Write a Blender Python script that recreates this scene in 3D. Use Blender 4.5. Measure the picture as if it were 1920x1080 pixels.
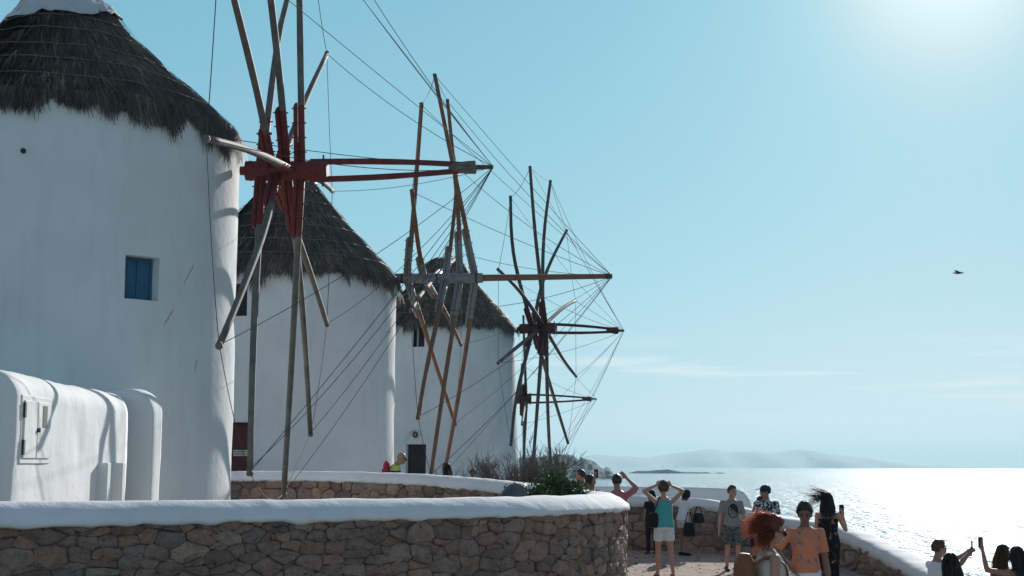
import bpy, bmesh, math, random
import numpy as np
from mathutils import Vector, Matrix, noise as mnoise
PI = math.pi
for o in list(bpy.data.objects): bpy.data.objects.remove(o)
sc = bpy.context.scene
col = sc.collection

# ---------------------------------------------------------------- camera
F = 2667.0; CZ = 1.95                       # focal length in photo pixels (50 mm on full frame), eye height
HAZE = 0.00017; SKY_GAMMA = 0.42
PITCH = math.atan(332 / F); ROLL = math.radians(0.24)
_f = np.array([0, math.cos(PITCH), math.sin(PITCH)]); _u0 = np.array([0, -math.sin(PITCH), math.cos(PITCH)]); _r0 = np.array([1., 0, 0])
_R = math.cos(ROLL) * _r0 + math.sin(ROLL) * _u0; _U = -math.sin(ROLL) * _r0 + math.cos(ROLL) * _u0
_C = np.array([0, 0, CZ])
def ray(px, py): return _f + _R * (px - 960) / F + _U * (540 - py) / F
def at(px, py, Y):
    r = ray(px, py); p = _C + r * (Y / r[1]); return Vector(p.tolist())
cam = bpy.data.cameras.new('camera'); co = bpy.data.objects.new('camera', cam); col.objects.link(co)
cam.sensor_width = 36; cam.lens = 36 * F / 1920; cam.clip_start = 0.1; cam.clip_end = 40000
co.matrix_world = Matrix(((_R[0], _U[0], -_f[0], 0), (_R[1], _U[1], -_f[1], 0), (_R[2], _U[2], -_f[2], CZ), (0, 0, 0, 1)))
sc.camera = co
sc.cycles.sample_clamp_direct = 5.5; sc.cycles.sample_clamp_indirect = 4.0
sc.render.resolution_x = 1024; sc.render.resolution_y = 576

# ---------------------------------------------------------------- world, sun, exposure
SUN_AZ = math.radians(17.6); SUN_EL = math.radians(20.0)       # to the right of the view direction, behind the mills
w = bpy.data.worlds.new('World'); sc.world = w; w.use_nodes = True
nt = w.node_tree; nt.nodes.clear()
N = nt.nodes.new; L = nt.links.new
out = N('ShaderNodeOutputWorld'); bg = N('ShaderNodeBackground'); L(bg.outputs[0], out.inputs[0])
sky = N('ShaderNodeTexSky'); sky.sky_type = 'NISHITA'; sky.sun_disc = False
sky.sun_elevation = SUN_EL; sky.sun_rotation = SUN_AZ; sky.altitude = 0; sky.air_density = 1.0; sky.dust_density = 0.2; sky.ozone_density = 1.2
# film grade of the photograph's sky: soft shoulder on the brightness, teal in the deep part, near white by the sun
bw = N('ShaderNodeRGBToBW'); L(sky.outputs[0], bw.inputs[0])
q1 = N('ShaderNodeMath'); q1.operation = 'DIVIDE'; L(bw.outputs[0], q1.inputs[0]); q1.inputs[1].default_value = 5.0
q2 = N('ShaderNodeMath'); q2.operation = 'POWER'; L(q1.outputs[0], q2.inputs[0]); q2.inputs[1].default_value = SKY_GAMMA
q3 = N('ShaderNodeMath'); q3.operation = 'MULTIPLY'; L(q2.outputs[0], q3.inputs[0]); q3.inputs[1].default_value = 5.0
qm = N('ShaderNodeMath'); qm.operation = 'MINIMUM'; L(q3.outputs[0], qm.inputs[0]); ql = N('ShaderNodeMath'); ql.operation = 'MULTIPLY'; L(bw.outputs[0], ql.inputs[0]); ql.inputs[1].default_value = 1.5; L(ql.outputs[0], qm.inputs[1]); q3 = qm
# bright aureole of the air round the sun
tcs = N('ShaderNodeTexCoord'); dt = N('ShaderNodeVectorMath'); dt.operation = 'DOT_PRODUCT'; L(tcs.outputs['Generated'], dt.inputs[0])
dt.inputs[1].default_value = (math.sin(SUN_AZ) * math.cos(SUN_EL), math.cos(SUN_AZ) * math.cos(SUN_EL), math.sin(SUN_EL)); mx0 = N('ShaderNodeMath'); mx0.operation = 'MAXIMUM'; L(dt.outputs['Value'], mx0.inputs[0]); mx0.inputs[1].default_value = 0.0
au = None
for pw, am in ((520.0, 3.6), (140.0, 1.0)):
    a_ = N('ShaderNodeMath'); a_.operation = 'POWER'; L(mx0.outputs[0], a_.inputs[0]); a_.inputs[1].default_value = pw
    b_ = N('ShaderNodeMath'); b_.operation = 'MULTIPLY'; L(a_.outputs[0], b_.inputs[0]); b_.inputs[1].default_value = am
    if au is None: au = b_
    else: c_ = N('ShaderNodeMath'); c_.operation = 'ADD'; L(au.outputs[0], c_.inputs[0]); L(b_.outputs[0], c_.inputs[1]); au = c_
sm_ = N('ShaderNodeMath'); sm_.operation = 'ADD'; L(q3.outputs[0], sm_.inputs[0]); L(au.outputs[0], sm_.inputs[1]); q3 = sm_
q4 = N('ShaderNodeMath'); q4.operation = 'DIVIDE'; L(q3.outputs[0], q4.inputs[0]); q4.inputs[1].default_value = 13.0
rp = N('ShaderNodeValToRGB'); L(q4.outputs[0], rp.inputs[0]); el = rp.color_ramp.elements
el.new(0.4); el.new(0.5); el.new(0.6)
for e, (ps, c) in zip(el, [(0.2, (0.80, 1.02, 1.48)), (0.36, (0.475, 1.11, 1.45)), (0.53, (0.65, 1.085, 1.24)), (0.64, (0.82, 1.04, 1.11)), (0.95, (0.86, 1.0, 1.12))]): e.position = ps; e.color = (c[0] / 1.5, c[1] / 1.5, c[2] / 1.5, 1)
q5 = N('ShaderNodeMath'); q5.operation = 'MULTIPLY'; L(q3.outputs[0], q5.inputs[0]); q5.inputs[1].default_value = 1.5
tint = N('ShaderNodeMix'); tint.data_type = 'RGBA'; tint.blend_type = 'MULTIPLY'; tint.inputs[0].default_value = 1
L(rp.outputs[0], tint.inputs[6]); L(q5.outputs[0], tint.inputs[7])
# thin streaky cirrus low over the sea
tc = N('ShaderNodeTexCoord'); sep = N('ShaderNodeSeparateXYZ'); L(tc.outputs['Generated'], sep.inputs[0])
mp = N('ShaderNodeMapping'); mp.inputs['Scale'].default_value = (3.2, 3.2, 62); mp.inputs['Rotation'].default_value = (0, math.radians(-1.2), 0); L(tc.outputs['Generated'], mp.inputs[0])
cn = N('ShaderNodeTexNoise'); cn.inputs['Scale'].default_value = 1.7; cn.inputs['Detail'].default_value = 6; cn.inputs['Distortion'].default_value = 0.5; L(mp.outputs[0], cn.inputs['Vector'])
cr = N('ShaderNodeMapRange'); cr.inputs[1].default_value = 0.50; cr.inputs[2].default_value = 0.72; L(cn.outputs[0], cr.inputs[0])
e1 = N('ShaderNodeMapRange'); e1.interpolation_type = 'SMOOTHSTEP'; e1.inputs[1].default_value = 0.02; e1.inputs[2].default_value = 0.055; L(sep.outputs[2], e1.inputs[0])
e2 = N('ShaderNodeMapRange'); e2.interpolation_type = 'SMOOTHSTEP'; e2.inputs[1].default_value = 0.095; e2.inputs[2].default_value = 0.065; L(sep.outputs[2], e2.inputs[0])
m1 = N('ShaderNodeMath'); m1.operation = 'MULTIPLY'; L(e1.outputs[0], m1.inputs[0]); L(e2.outputs[0], m1.inputs[1])
m2 = N('ShaderNodeMath'); m2.operation = 'MULTIPLY'; L(m1.outputs[0], m2.inputs[0]); L(cr.outputs[0], m2.inputs[1])
m3 = N('ShaderNodeMath'); m3.operation = 'MULTIPLY'; L(m2.outputs[0], m3.inputs[0]); m3.inputs[1].default_value = 0.95
cl = N('ShaderNodeMix'); cl.data_type = 'RGBA'; L(m3.outputs[0], cl.inputs[0]); L(tint.outputs[2], cl.inputs[6]); cl.inputs[7].default_value = (9.2, 9.8, 10, 1)
L(cl.outputs[2], bg.inputs[0]); bg.inputs[1].default_value = 0.087
sun = bpy.data.lights.new('sun', 'SUN'); sun.energy = 5.0; sun.angle = math.radians(0.53); sun.color = (1.0, 0.96, 0.91)
so = bpy.data.objects.new('sun', sun); col.objects.link(so)
sdir = Vector((math.sin(SUN_AZ) * math.cos(SUN_EL), math.cos(SUN_AZ) * math.cos(SUN_EL), math.sin(SUN_EL)))
so.rotation_euler = sdir.to_track_quat('Z', 'Y').to_euler(); so.location = (20, 60, 40)
vs = sc.view_settings; vs.view_transform = 'Standard'; vs.look = 'None'; vs.gamma = 1; vs.exposure = 0.15; vs.use_curve_mapping = False

# ---------------------------------------------------------------- helpers
def link(name, me, m=None, parent=None, smooth=False):
    o = bpy.data.objects.new(name, me); col.objects.link(o)
    if m is not None:
        for q in (m if isinstance(m, (list, tuple)) else [m]): me.materials.append(q)
    if smooth and len(me.polygons): me.polygons.foreach_set('use_smooth', [True] * len(me.polygons))
    if parent is not None: o.parent = parent
    return o
def mesh(name, V, Fc, m=None, parent=None, smooth=False):
    me = bpy.data.meshes.new(name); me.from_pydata([tuple(v) for v in V], [], Fc); me.update()
    return link(name, me, m, parent, smooth)
def empty(name, loc=(0, 0, 0), rz=0.0):
    o = bpy.data.objects.new(name, None); col.objects.link(o); o.location = loc; o.rotation_euler = (0, 0, rz); o.empty_display_size = 0.2
    return o
def tag(o, label, cat, group=None):
    o['label'] = label; o['category'] = cat
    if group: o['group'] = group
    return o
def struct(o): o['kind'] = 'structure'; return o
def stuff(o): o['kind'] = 'stuff'; return o
def fbm(x, y, z, oct=3):
    return mnoise.fractal(Vector((x, y, z)), 1.0, 2.0, oct)
class MB:
    """collects shapes; build() links them as one mesh object"""
    def __init__(s): s.V = []; s.F = []; s.M = []
    def add(s, V, Fc, mi=0):
        b = len(s.V); s.V += [tuple(v) for v in V]; s.F += [[b + i for i in f] for f in Fc]; s.M += [mi] * len(Fc)
    def box(s, c, size, rot=None, mi=0):
        hx, hy, hz = size[0] / 2, size[1] / 2, size[2] / 2
        P = [Vector((x, y, z)) for x in (-hx, hx) for y in (-hy, hy) for z in (-hz, hz)]
        if rot is not None: P = [rot @ p for p in P]
        P = [p + Vector(c) for p in P]
        s.add(P, [[0, 1, 3, 2], [4, 6, 7, 5], [0, 4, 5, 1], [2, 3, 7, 6], [0, 2, 6, 4], [1, 5, 7, 3]], mi)
    def tube(s, pts, rad, n=8, mi=0, cap=True, mis=None):
        pts = [Vector(p) for p in pts]
        if not isinstance(rad, (list, tuple)): rad = [rad] * len(pts)
        V = []; Fc = []; M = []
        ref = Vector((0.31, 0.17, 0.93))
        for i, p in enumerate(pts):
            t = (pts[min(i + 1, len(pts) - 1)] - pts[max(i - 1, 0)]).normalized()
            a = t.cross(ref)
            if a.length < 1e-3: a = t.cross(Vector((1, 0, 0)))
            a.normalize(); b = t.cross(a)
            for k in range(n):
                an = 2 * PI * k / n; V.append(p + (a * math.cos(an) + b * math.sin(an)) * rad[i])
        for i in range(len(pts) - 1):
            for k in range(n):
                k2 = (k + 1) % n; Fc.append([i * n + k, i * n + k2, (i + 1) * n + k2, (i + 1) * n + k]); M.append(mis[i] if mis else mi)
        if cap:
            Fc.append(list(range(n))[::-1]); M.append(mis[0] if mis else mi)
            e = (len(pts) - 1) * n; Fc.append([e + k for k in range(n)]); M.append(mis[-1] if mis else mi)
        b0 = len(s.V); s.V += [tuple(v) for v in V]; s.F += [[b0 + i for i in f] for f in Fc]; s.M += M
    def prism(s, poly, axis, h, mi=0):
        """poly: list of 3D points (planar), extruded by vector axis*h"""
        n = len(poly); A = [Vector(p) for p in poly]; B = [p + Vector(axis) * h for p in A]
        s.add(A + B, [list(range(n))[::-1], [n + i for i in range(n)]] + [[i, (i + 1) % n, n + (i + 1) % n, n + i] for i in range(n)], mi)
    def ell(s, c, r, rot=None, n=12, m=8, mi=0):
        V = []; Fc = []
        for i in range(m + 1):
            th = PI * i / m
            for k in range(n):
                ph = 2 * PI * k / n
                p = Vector((r[0] * math.sin(th) * math.cos(ph), r[1] * math.sin(th) * math.sin(ph), r[2] * math.cos(th)))
                if rot is not None: p = rot @ p
                V.append(p + Vector(c))
        for i in range(m):
            for k in range(n):
                k2 = (k + 1) % n
                f = [i * n + k, (i + 1) * n + k, (i + 1) * n + k2, i * n + k2]
                if i == 0: f = [0 * n, f[1], f[2]] if False else f
                Fc.append(f)
        s.add(V, Fc, mi)
    def build(s, name, m, parent=None, smooth=False):
        o = mesh(name, s.V, s.F, m, parent, smooth)
        if any(s.M): o.data.polygons.foreach_set('material_index', s.M)
        return o
def fixnormals(o):
    bm = bmesh.new(); bm.from_mesh(o.data); bmesh.ops.recalc_face_normals(bm, faces=bm.faces); bm.to_mesh(o.data); bm.free(); return o
def bevel(o, wdt=0.02, seg=2):
    b = o.modifiers.new('bevel', 'BEVEL'); b.width = wdt; b.segments = seg; b.limit_method = 'ANGLE'; b.angle_limit = 0.6
    return o

# ---------------------------------------------------------------- materials
def nodes(name):
    m = bpy.data.materials.new(name); m.use_nodes = True; t = m.node_tree; b = t.nodes['Principled BSDF']
    return m, t, b
def ramp(t, fac, stops):
    r = t.nodes.new('ShaderNodeValToRGB'); t.links.new(fac, r.inputs[0]); el = r.color_ramp.elements
    while len(el) < len(stops): el.new(0.5)
    for e, (p, c) in zip(el, stops): e.position = p; e.color = (*c, 1)
    return r
def noise(t, vec, scale, detail=4, rough=0.55, dist=0.0, stretch=None):
    if stretch:
        m = t.nodes.new('ShaderNodeMapping'); m.inputs['Scale'].default_value = stretch; t.links.new(vec, m.inputs[0]); vec = m.outputs[0]
    n = t.nodes.new('ShaderNodeTexNoise'); n.inputs['Scale'].default_value = scale; n.inputs['Detail'].default_value = detail
    n.inputs['Roughness'].default_value = rough; n.inputs['Distortion'].default_value = dist; t.links.new(vec, n.inputs['Vector'])
    return n
def bumpn(t, b, h, strength, dist, prev=None):
    k = t.nodes.new('ShaderNodeBump'); k.inputs['Strength'].default_value = strength; k.inputs['Distance'].default_value = dist
    t.links.new(h, k.inputs['Height'])
    if prev is not None: t.links.new(prev, k.inputs['Normal'])
    t.links.new(k.outputs[0], b.inputs['Normal']); return k.outputs[0]
def objcoord(t):
    return t.nodes.new('ShaderNodeTexCoord').outputs['Object']
def mixc(t, fac, a, b, mode='MIX'):
    m = t.nodes.new('ShaderNodeMix'); m.data_type = 'RGBA'; m.blend_type = mode
    for sk, v in ((m.inputs[0], fac), (m.inputs[6], a), (m.inputs[7], b)):
        if hasattr(v, 'is_linked'): t.links.new(v, sk)
        else: sk.default_value = v if not isinstance(v, tuple) else (*v, 1)
    return m.outputs[2]
def mathn(t, op, a, b=0.0):
    m = t.nodes.new('ShaderNodeMath'); m.operation = op
    for sk, v in ((m.inputs[0], a), (m.inputs[1], b)):
        if hasattr(v, 'is_linked'): t.links.new(v, sk)
        else: sk.default_value = v
    return m.outputs[0]
def simple(name, c, rough=0.6, var=0.15, scale=8.0, bump=0.0, bs=40.0, stretch=None, metallic=0.0, spec=0.3, sheen=0.0):
    m, t, b = nodes(name); v = objcoord(t); n = noise(t, v, scale, 4, stretch=stretch)
    r = ramp(t, n.outputs[0], [(0.25, tuple(x * (1 - var) for x in c)), (0.75, tuple(min(1, x * (1 + var)) for x in c))])
    t.links.new(r.outputs[0], b.inputs['Base Color']); b.inputs['Roughness'].default_value = rough; b.inputs['Metallic'].default_value = metallic
    b.inputs['Specular IOR Level'].default_value = spec
    if sheen: b.inputs['Sheen Weight'].default_value = sheen
    if bump: bumpn(t, b, noise(t, v, bs, 3, stretch=stretch).outputs[0], bump, 0.01)
    return m
def plaster(name, c=(0.80, 0.80, 0.79), marks=0.0, lump=0.02):
    m, t, b = nodes(name); v = objcoord(t)
    big = noise(t, v, 0.9, 5, 0.6); st = noise(t, v, 1.6, 5, 0.6, 0.3, (2.5, 2.5, 0.35)); fine = noise(t, v, 30, 4)
    a = ramp(t, big.outputs[0], [(0.3, tuple(x * 0.90 for x in c)), (0.65, c)])
    s2 = ramp(t, st.outputs[0], [(0.28, (0.80, 0.79, 0.76)), (0.5, (1, 1, 1))])
    cc = mixc(t, 0.40, a.outputs[0], s2.outputs[0], 'MULTIPLY')
    # brush-work, scuffs and flaked paint
    sk = noise(t, v, 3.2, 6, 0.7, 1.2, (3.0, 3.0, 0.8)); sr = ramp(t, sk.outputs[0], [(0.70, (0, 0, 0)), (0.76, (1, 1, 1))])
    cc = mixc(t, mathn(t, 'MULTIPLY', sr.outputs[0], 0.25 + marks), cc, (0.42, 0.38, 0.36))
    t.links.new(cc, b.inputs['Base Color']); b.inputs['Roughness'].default_value = 0.85; b.inputs['Specular IOR Level'].default_value = 0.15
    p = bumpn(t, b, noise(t, v, 5, 4, 0.6).outputs[0], 0.5, lump)
    p = bumpn(t, b, noise(t, v, 60, 3, 0.6, 0, (1, 1, 0.5)).outputs[0], 0.35, 0.006, p)
    return m
def wood(name, c1, c2, rough=0.75, grain=30):
    m, t, b = nodes(name); v = objcoord(t)
    n = noise(t, v, 3.5, 6, 0.65, 0.6); n2 = noise(t, v, grain, 4, 0.7)
    r = ramp(t, n.outputs[0], [(0.32, c1), (0.68, c2)]); r2 = ramp(t, n2.outputs[0], [(0.3, (0.55, 0.53, 0.5)), (0.62, (1, 1, 1))])
    t.links.new(mixc(t, 0.7, r.outputs[0], r2.outputs[0], 'MULTIPLY'), b.inputs['Base Color']); b.inputs['Roughness'].default_value = rough
    b.inputs['Specular IOR Level'].default_value = 0.35
    bumpn(t, b, n2.outputs[0], 0.5, 0.008); return m
def stone_mat(name, warm=1.0):
    m, t, b = nodes(name); v = objcoord(t)
    oi = t.nodes.new('ShaderNodeObjectInfo'); ge = t.nodes.new('ShaderNodeNewGeometry')
    rnd = mathn(t, 'FRACT', mathn(t, 'ADD', oi.outputs['Random'], ge.outputs['Random Per Island']))
    base = ramp(t, rnd, [(0.0, (0.273, 0.183, 0.150)), (0.2, (0.423, 0.279, 0.218)), (0.4, (0.236, 0.189, 0.171)), (0.6, (0.472, 0.317, 0.244)), (0.8, (0.311, 0.251, 0.230)), (1.0, (0.513, 0.373, 0.291))])
    n1 = noise(t, v, 9, 6, 0.65); n2 = noise(t, v, 70, 4, 0.7)
    r1 = ramp(t, n1.outputs[0], [(0.3, (0.62, 0.60, 0.60)), (0.7, (1.15, 1.1, 1.05))]); r2 = ramp(t, n2.outputs[0], [(0.3, (0.7, 0.7, 0.7)), (0.7, (1.15, 1.15, 1.15))])
    cc = mixc(t, 1.0, mixc(t, 1.0, base.outputs[0], r1.outputs[0], 'MULTIPLY'), r2.outputs[0], 'MULTIPLY')
    t.links.new(cc, b.inputs['Base Color']); b.inputs['Roughness'].default_value = 0.85; b.inputs['Specular IOR Level'].default_value = 0.25
    p = bumpn(t, b, n1.outputs[0], 1.0, 0.05); bumpn(t, b, n2.outputs[0], 0.8, 0.012, p); return m

M_white = plaster('whitewash', marks=0.10); M_white2 = plaster('whitewash_flaking', (0.82, 0.82, 0.81), 0.25)
M_cap = plaster('whitewash_cap', (0.80, 0.80, 0.80), 0.05, 0.03)
M_stone = stone_mat('rubble_stone'); M_mortar = simple('mortar', (0.12, 0.10, 0.085), 0.95, 0.35, 20, 0.8, 60)
M_red = wood('red_paint', (0.15, 0.026, 0.028), (0.26, 0.045, 0.045), 0.65, 22)
M_darkred = wood('dark_red_paint', (0.065, 0.022, 0.022), (0.11, 0.032, 0.032), 0.6, 22)
M_greywood = wood('weathered_wood', (0.13, 0.115, 0.10), (0.24, 0.215, 0.19))
M_brownwood = wood('brown_wood', (0.19, 0.09, 0.055), (0.28, 0.145, 0.09))
M_darkwood = wood('dark_wood', (0.075, 0.065, 0.058), (0.13, 0.115, 0.10))
M_greypaint = wood('grey_paint', (0.19, 0.195, 0.2), (0.28, 0.285, 0.285), 0.5, 18)
M_rope = simple('rope', (0.075, 0.07, 0.068), 0.8, 0.2, 30)
M_iron = simple('iron', (0.05, 0.048, 0.046), 0.55, 0.3, 25, metallic=0.4)
M_blue = simple('blue_shutter_paint', (0.035, 0.13, 0.21), 0.5, 0.2, 6, 0.3, 30, (1, 1, 0.2))
M_doorred = simple('dark_red_door_paint', (0.10, 0.018, 0.018), 0.5, 0.25, 6, 0.3, 30, (1, 1, 0.2))
M_doordark = simple('dark_brown_door', (0.03, 0.022, 0.02), 0.55, 0.3, 8, 0.3, 30, (1, 1, 0.2))
M_straw_base = simple('thatch_base', (0.055, 0.045, 0.036), 0.95, 0.5, 14, 1.0, 45)
def straw_mat():
    m, t, b = nodes('straw'); ge = t.nodes.new('ShaderNodeNewGeometry'); v = objcoord(t)
    r = ramp(t, ge.outputs['Random Per Island'], [(0.0, (0.05, 0.042, 0.036)), (0.55, (0.115, 0.094, 0.078)), (0.9, (0.18, 0.145, 0.118)), (1.0, (0.30, 0.245, 0.20))])
    n = noise(t, v, 1.6, 4); r2 = ramp(t, n.outputs[0], [(0.3, (0.5, 0.5, 0.5)), (0.7, (1.25, 1.2, 1.15))])
    t.links.new(mixc(t, 1.0, r.outputs[0], r2.outputs[0], 'MULTIPLY'), b.inputs['Base Color']); b.inputs['Roughness'].default_value = 0.7; b.inputs['Specular IOR Level'].default_value = 0.3
    return m
M_straw = straw_mat()
M_tarp = simple('plastic_sheet', (0.55, 0.56, 0.57), 0.45, 0.15, 3, 0.5, 9)
# ================================================================ the setting
def sstep(a, b, x):
    t = min(1, max(0, (x - a) / (b - a))); return t * t * (3 - 2 * t)
SEA = -6.0
def gz(X, Y):
    """height of the land"""
    z = 0.03 * fbm(X * 0.4, Y * 0.4, 1.3) + 0.012 * fbm(X * 2.2, Y * 2.2, 5.1)
    z += 0.10 * sstep(24, 31, Y) * sstep(0, 2, X)
    terr = sstep(1.0, -1.2, X) * sstep(13.5, 17, Y + X * 0.2) * (1 - sstep(80, 110, Y))     # raised terrace round the mills
    z += 0.5 * terr
    z -= 0.95 * sstep(4.6, 5.6, X - (Y - 17) * 0.2) * (1 - sstep(23, 25, Y))                # steps down to the shore on the right
    wx = float(np.interp(Y, [20, 23, 26, 28, 30, 31, 31.5, 31.8], [6.75, 6.7, 6.65, 6.4, 5.75, 5.12, 4.1, 2.4]))
    if 22.5 < Y < 60 and X > wx + 0.1: z -= sstep(0.1, 0.7, X - wx) * sstep(22.5, 24, Y) * (0.9 + 0.42 * max(0, Y - 22))
    z -= 0.2 * sstep(23.5, 19, Y) * sstep(2.2, 3.4, X)
    edge = X - (6.2 + 0.0 * Y) if Y < 34 else X - (2.6 + 1.0 * math.sin(Y * 0.13))
    d = max(sstep(0, 9, edge) if Y > 34 else sstep(3.5, 14, edge), sstep(33.3, 44, Y) * sstep(1.8, 4.0, X))
    d = max(d, sstep(95, 135, Y))
    return z * (1 - d) + (SEA - 2.0) * d
xs = np.unique(np.concatenate([np.linspace(-70, -8, 32), np.linspace(-8, 12, 140), np.linspace(12, 40, 20)]))
ys = np.unique(np.concatenate([np.linspace(-12, 9, 14), np.linspace(9, 36, 180), np.linspace(36, 140, 60)]))
V = [(x, y, gz(x, y)) for y in ys for x in xs]; nx = len(xs)
Fc = [[j * nx + i, j * nx + i + 1, (j + 1) * nx + i + 1, (j + 1) * nx + i] for j in range(len(ys) - 1) for i in range(nx - 1)]
def ground_mat():
    m, t, b = nodes('dusty_ground'); v = objcoord(t)
    n1 = noise(t, v, 0.7, 6, 0.6); n2 = noise(t, v, 7, 5, 0.7); n3 = noise(t, v, 45, 4, 0.7)
    r = ramp(t, n1.outputs[0], [(0.3, (0.48, 0.37, 0.30)), (0.7, (0.62, 0.50, 0.415))]); r2 = ramp(t, n2.outputs[0], [(0.33, (0.55, 0.53, 0.52)), (0.55, (1, 1, 1))])
    r3 = ramp(t, n3.outputs[0], [(0.35, (0.7, 0.7, 0.7)), (0.6, (1.08, 1.08, 1.08))])
    t.links.new(mixc(t, 1, mixc(t, 0.8, r.outputs[0], r2.outputs[0], 'MULTIPLY'), r3.outputs[0], 'MULTIPLY'), b.inputs['Base Color']); b.inputs['Roughness'].default_value = 0.95
    b.inputs['Specular IOR Level'].default_value = 0.1
    p = bumpn(t, b, n2.outputs[0], 0.9, 0.08); bumpn(t, b, n3.outputs[0], 0.9, 0.02, p); return m
struct(mesh('ground', V, Fc, ground_mat(), None, True))

# loose pebbles on the trodden ground
rnd = random.Random(5); pb = MB()
for i in range(900):
    X = rnd.uniform(1.4, 6.2); Y = rnd.uniform(20, 32) if i % 3 else rnd.uniform(29.2, 31.2)
    if X < 2.0 and Y < 24: continue
    r = rnd.uniform(0.006, 0.022) * (2.4 if rnd.random() < 0.06 else 1)
    pb.ell((X, Y, gz(X, Y) + r * 0.15), (r * rnd.uniform(.8, 1.6), r * rnd.uniform(.8, 1.6), r * 0.6), None, 6, 4)
o = stuff(pb.build('pebbles', M_stone)); tag(o, 'loose pebbles scattered over the dusty ground beside the sea wall', 'pebbles')

def sea_mat():
    m, t, b = nodes('sea_water'); v = objcoord(t)
    b.inputs['Base Color'].default_value = (0.012, 0.05, 0.075, 1); b.inputs['Roughness'].default_value = 0.14; b.inputs['IOR'].default_value = 1.333
    # long low swell running across the view, wind waves on it, and ripples
    n0 = noise(t, v, 1.0, 3, 0.55, 0.3, (0.12, 0.012, 1)); n1 = noise(t, v, 1.0, 3, 0.6, 0.3, (0.5, 0.13, 1)); n2 = noise(t, v, 1.0, 4, 0.65, 0.3, (1.6, 0.9, 1))
    p = bumpn(t, b, n0.outputs[0], 1.0, 2.2); p = bumpn(t, b, n1.outputs[0], 1.0, 1.7, p); bumpn(t, b, n2.outputs[0], 1.0, 0.15, p)
    return m
S = 9000.0
struct(mesh('sea', [(-S, -200, SEA), (S, -200, SEA), (S, S, SEA), (-S, S, SEA)], [[0, 1, 2, 3]], sea_mat()))

def island(name, pts, D, depth, m, seed, rough, base=SEA - 1.0, rows=14, step=3):
    """ridge given as (px, py) skyline points at distance D, built as a solid hill with real depth"""
    P = [at(px, py, D) for px, py in pts]
    xs_ = np.linspace(P[0].x, P[-1].x, int((pts[-1][0] - pts[0][0]) / step)); hs = np.interp(xs_, [p.x for p in P], [p.z for p in P])
    V = []; Fc = []; n = len(xs_)
    for j in range(rows + 1):
        tt = j / rows * 2 - 1
        for i in range(n):
            h = hs[i] - base
            prof = max(0.0, 1 - abs(tt) ** 1.35)
            nz = fbm(xs_[i] / depth * 3.1 + seed, tt * 2.0, seed, 5)
            z = base + h * prof * (1 + (0.22 * nz * (1 - prof)))
            z += rough * h * 0.10 * fbm(xs_[i] / depth * 11, tt * 6, seed + 3, 4)
            V.append((xs_[i], D + tt * depth * (0.85 + 0.15 * math.sin(i * 0.21 + seed)), z if prof > 0 else base))
    for j in range(rows):
        for i in range(n - 1): Fc.append([j * n + i, j * n + i + 1, (j + 1) * n + i + 1, (j + 1) * n + i])
    return mesh(name, V, Fc, m, None, False)
M_rock = simple('haze_blue_headland', (0.014, 0.045, 0.06), 0.95, 0.45, 0.05, 0.5, 0.3)  # blue of the haze is put into the rock colour, headland and reef alike
M_hill = simple('haze_pale_island', (0.36, 0.40, 0.42), 0.95, 0.15, 0.002)  # scrub colour paled and blued to stand in for thicker haze
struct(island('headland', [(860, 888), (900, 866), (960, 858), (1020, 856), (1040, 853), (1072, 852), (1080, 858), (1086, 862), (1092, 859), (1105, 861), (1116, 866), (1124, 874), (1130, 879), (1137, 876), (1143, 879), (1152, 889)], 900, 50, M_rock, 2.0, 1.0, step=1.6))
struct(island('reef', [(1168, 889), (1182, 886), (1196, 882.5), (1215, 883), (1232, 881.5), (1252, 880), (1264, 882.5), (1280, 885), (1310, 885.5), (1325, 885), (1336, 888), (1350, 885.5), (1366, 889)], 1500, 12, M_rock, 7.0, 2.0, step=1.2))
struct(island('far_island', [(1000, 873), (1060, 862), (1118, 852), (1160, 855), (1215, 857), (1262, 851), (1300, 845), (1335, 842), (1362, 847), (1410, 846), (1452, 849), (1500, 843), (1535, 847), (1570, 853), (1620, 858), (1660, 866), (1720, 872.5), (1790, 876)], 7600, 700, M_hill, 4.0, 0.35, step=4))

# ---------------------------------------------------------------- walls
class Path:
    """smooth centre line through (X, Y, crest z) points, parametrised by arc length"""
    def __init__(s, pts, n=24):
        P = [np.array(p, float) for p in pts]; P = [2 * P[0] - P[1]] + P + [2 * P[-1] - P[-2]]; out_ = []
        for i in range(1, len(P) - 2):
            for k in range(n):
                t = k / n; a, b, c, d = P[i - 1], P[i], P[i + 1], P[i + 2]
                out_.append(0.5 * (2 * b + (c - a) * t + (2 * a - 5 * b + 4 * c - d) * t * t + (-a + 3 * b - 3 * c + d) * t ** 3))
        out_.append(P[-2]); s.p = np.array(out_); dl = np.linalg.norm(np.diff(s.p[:, :2], axis=0), axis=1); s.s = np.concatenate([[0], np.cumsum(dl)]); s.len = s.s[-1]
    def c(s, x): return np.array([np.interp(x, s.s, s.p[:, i]) for i in range(3)])
    def nrm(s, x):
        d = s.c(min(s.len, x + 0.12)) - s.c(max(0, x - 0.12)); n = np.array([d[1], -d[0]]); return n / np.linalg.norm(n)
    def P(s, x, o, z):
        c = s.c(x); n = s.nrm(x); return (c[0] + n[0] * o, c[1] + n[1] * o, z)
def clip(poly, p, q, wgt):
    # keep the side nearer to p (power diagram)
    mx = q - p; L2 = mx @ mx; c = (q @ q - p @ p + wgt) / 2
    out_ = []
    for i in range(len(poly)):
        a = poly[i]; b = poly[(i + 1) % len(poly)]; da = a @ mx - c; db = b @ mx - c
        if da <= 0: out_.append(a)
        if (da < 0) != (db < 0): out_.append(a + (b - a) * (da / (da - db)))
    return out_
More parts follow.
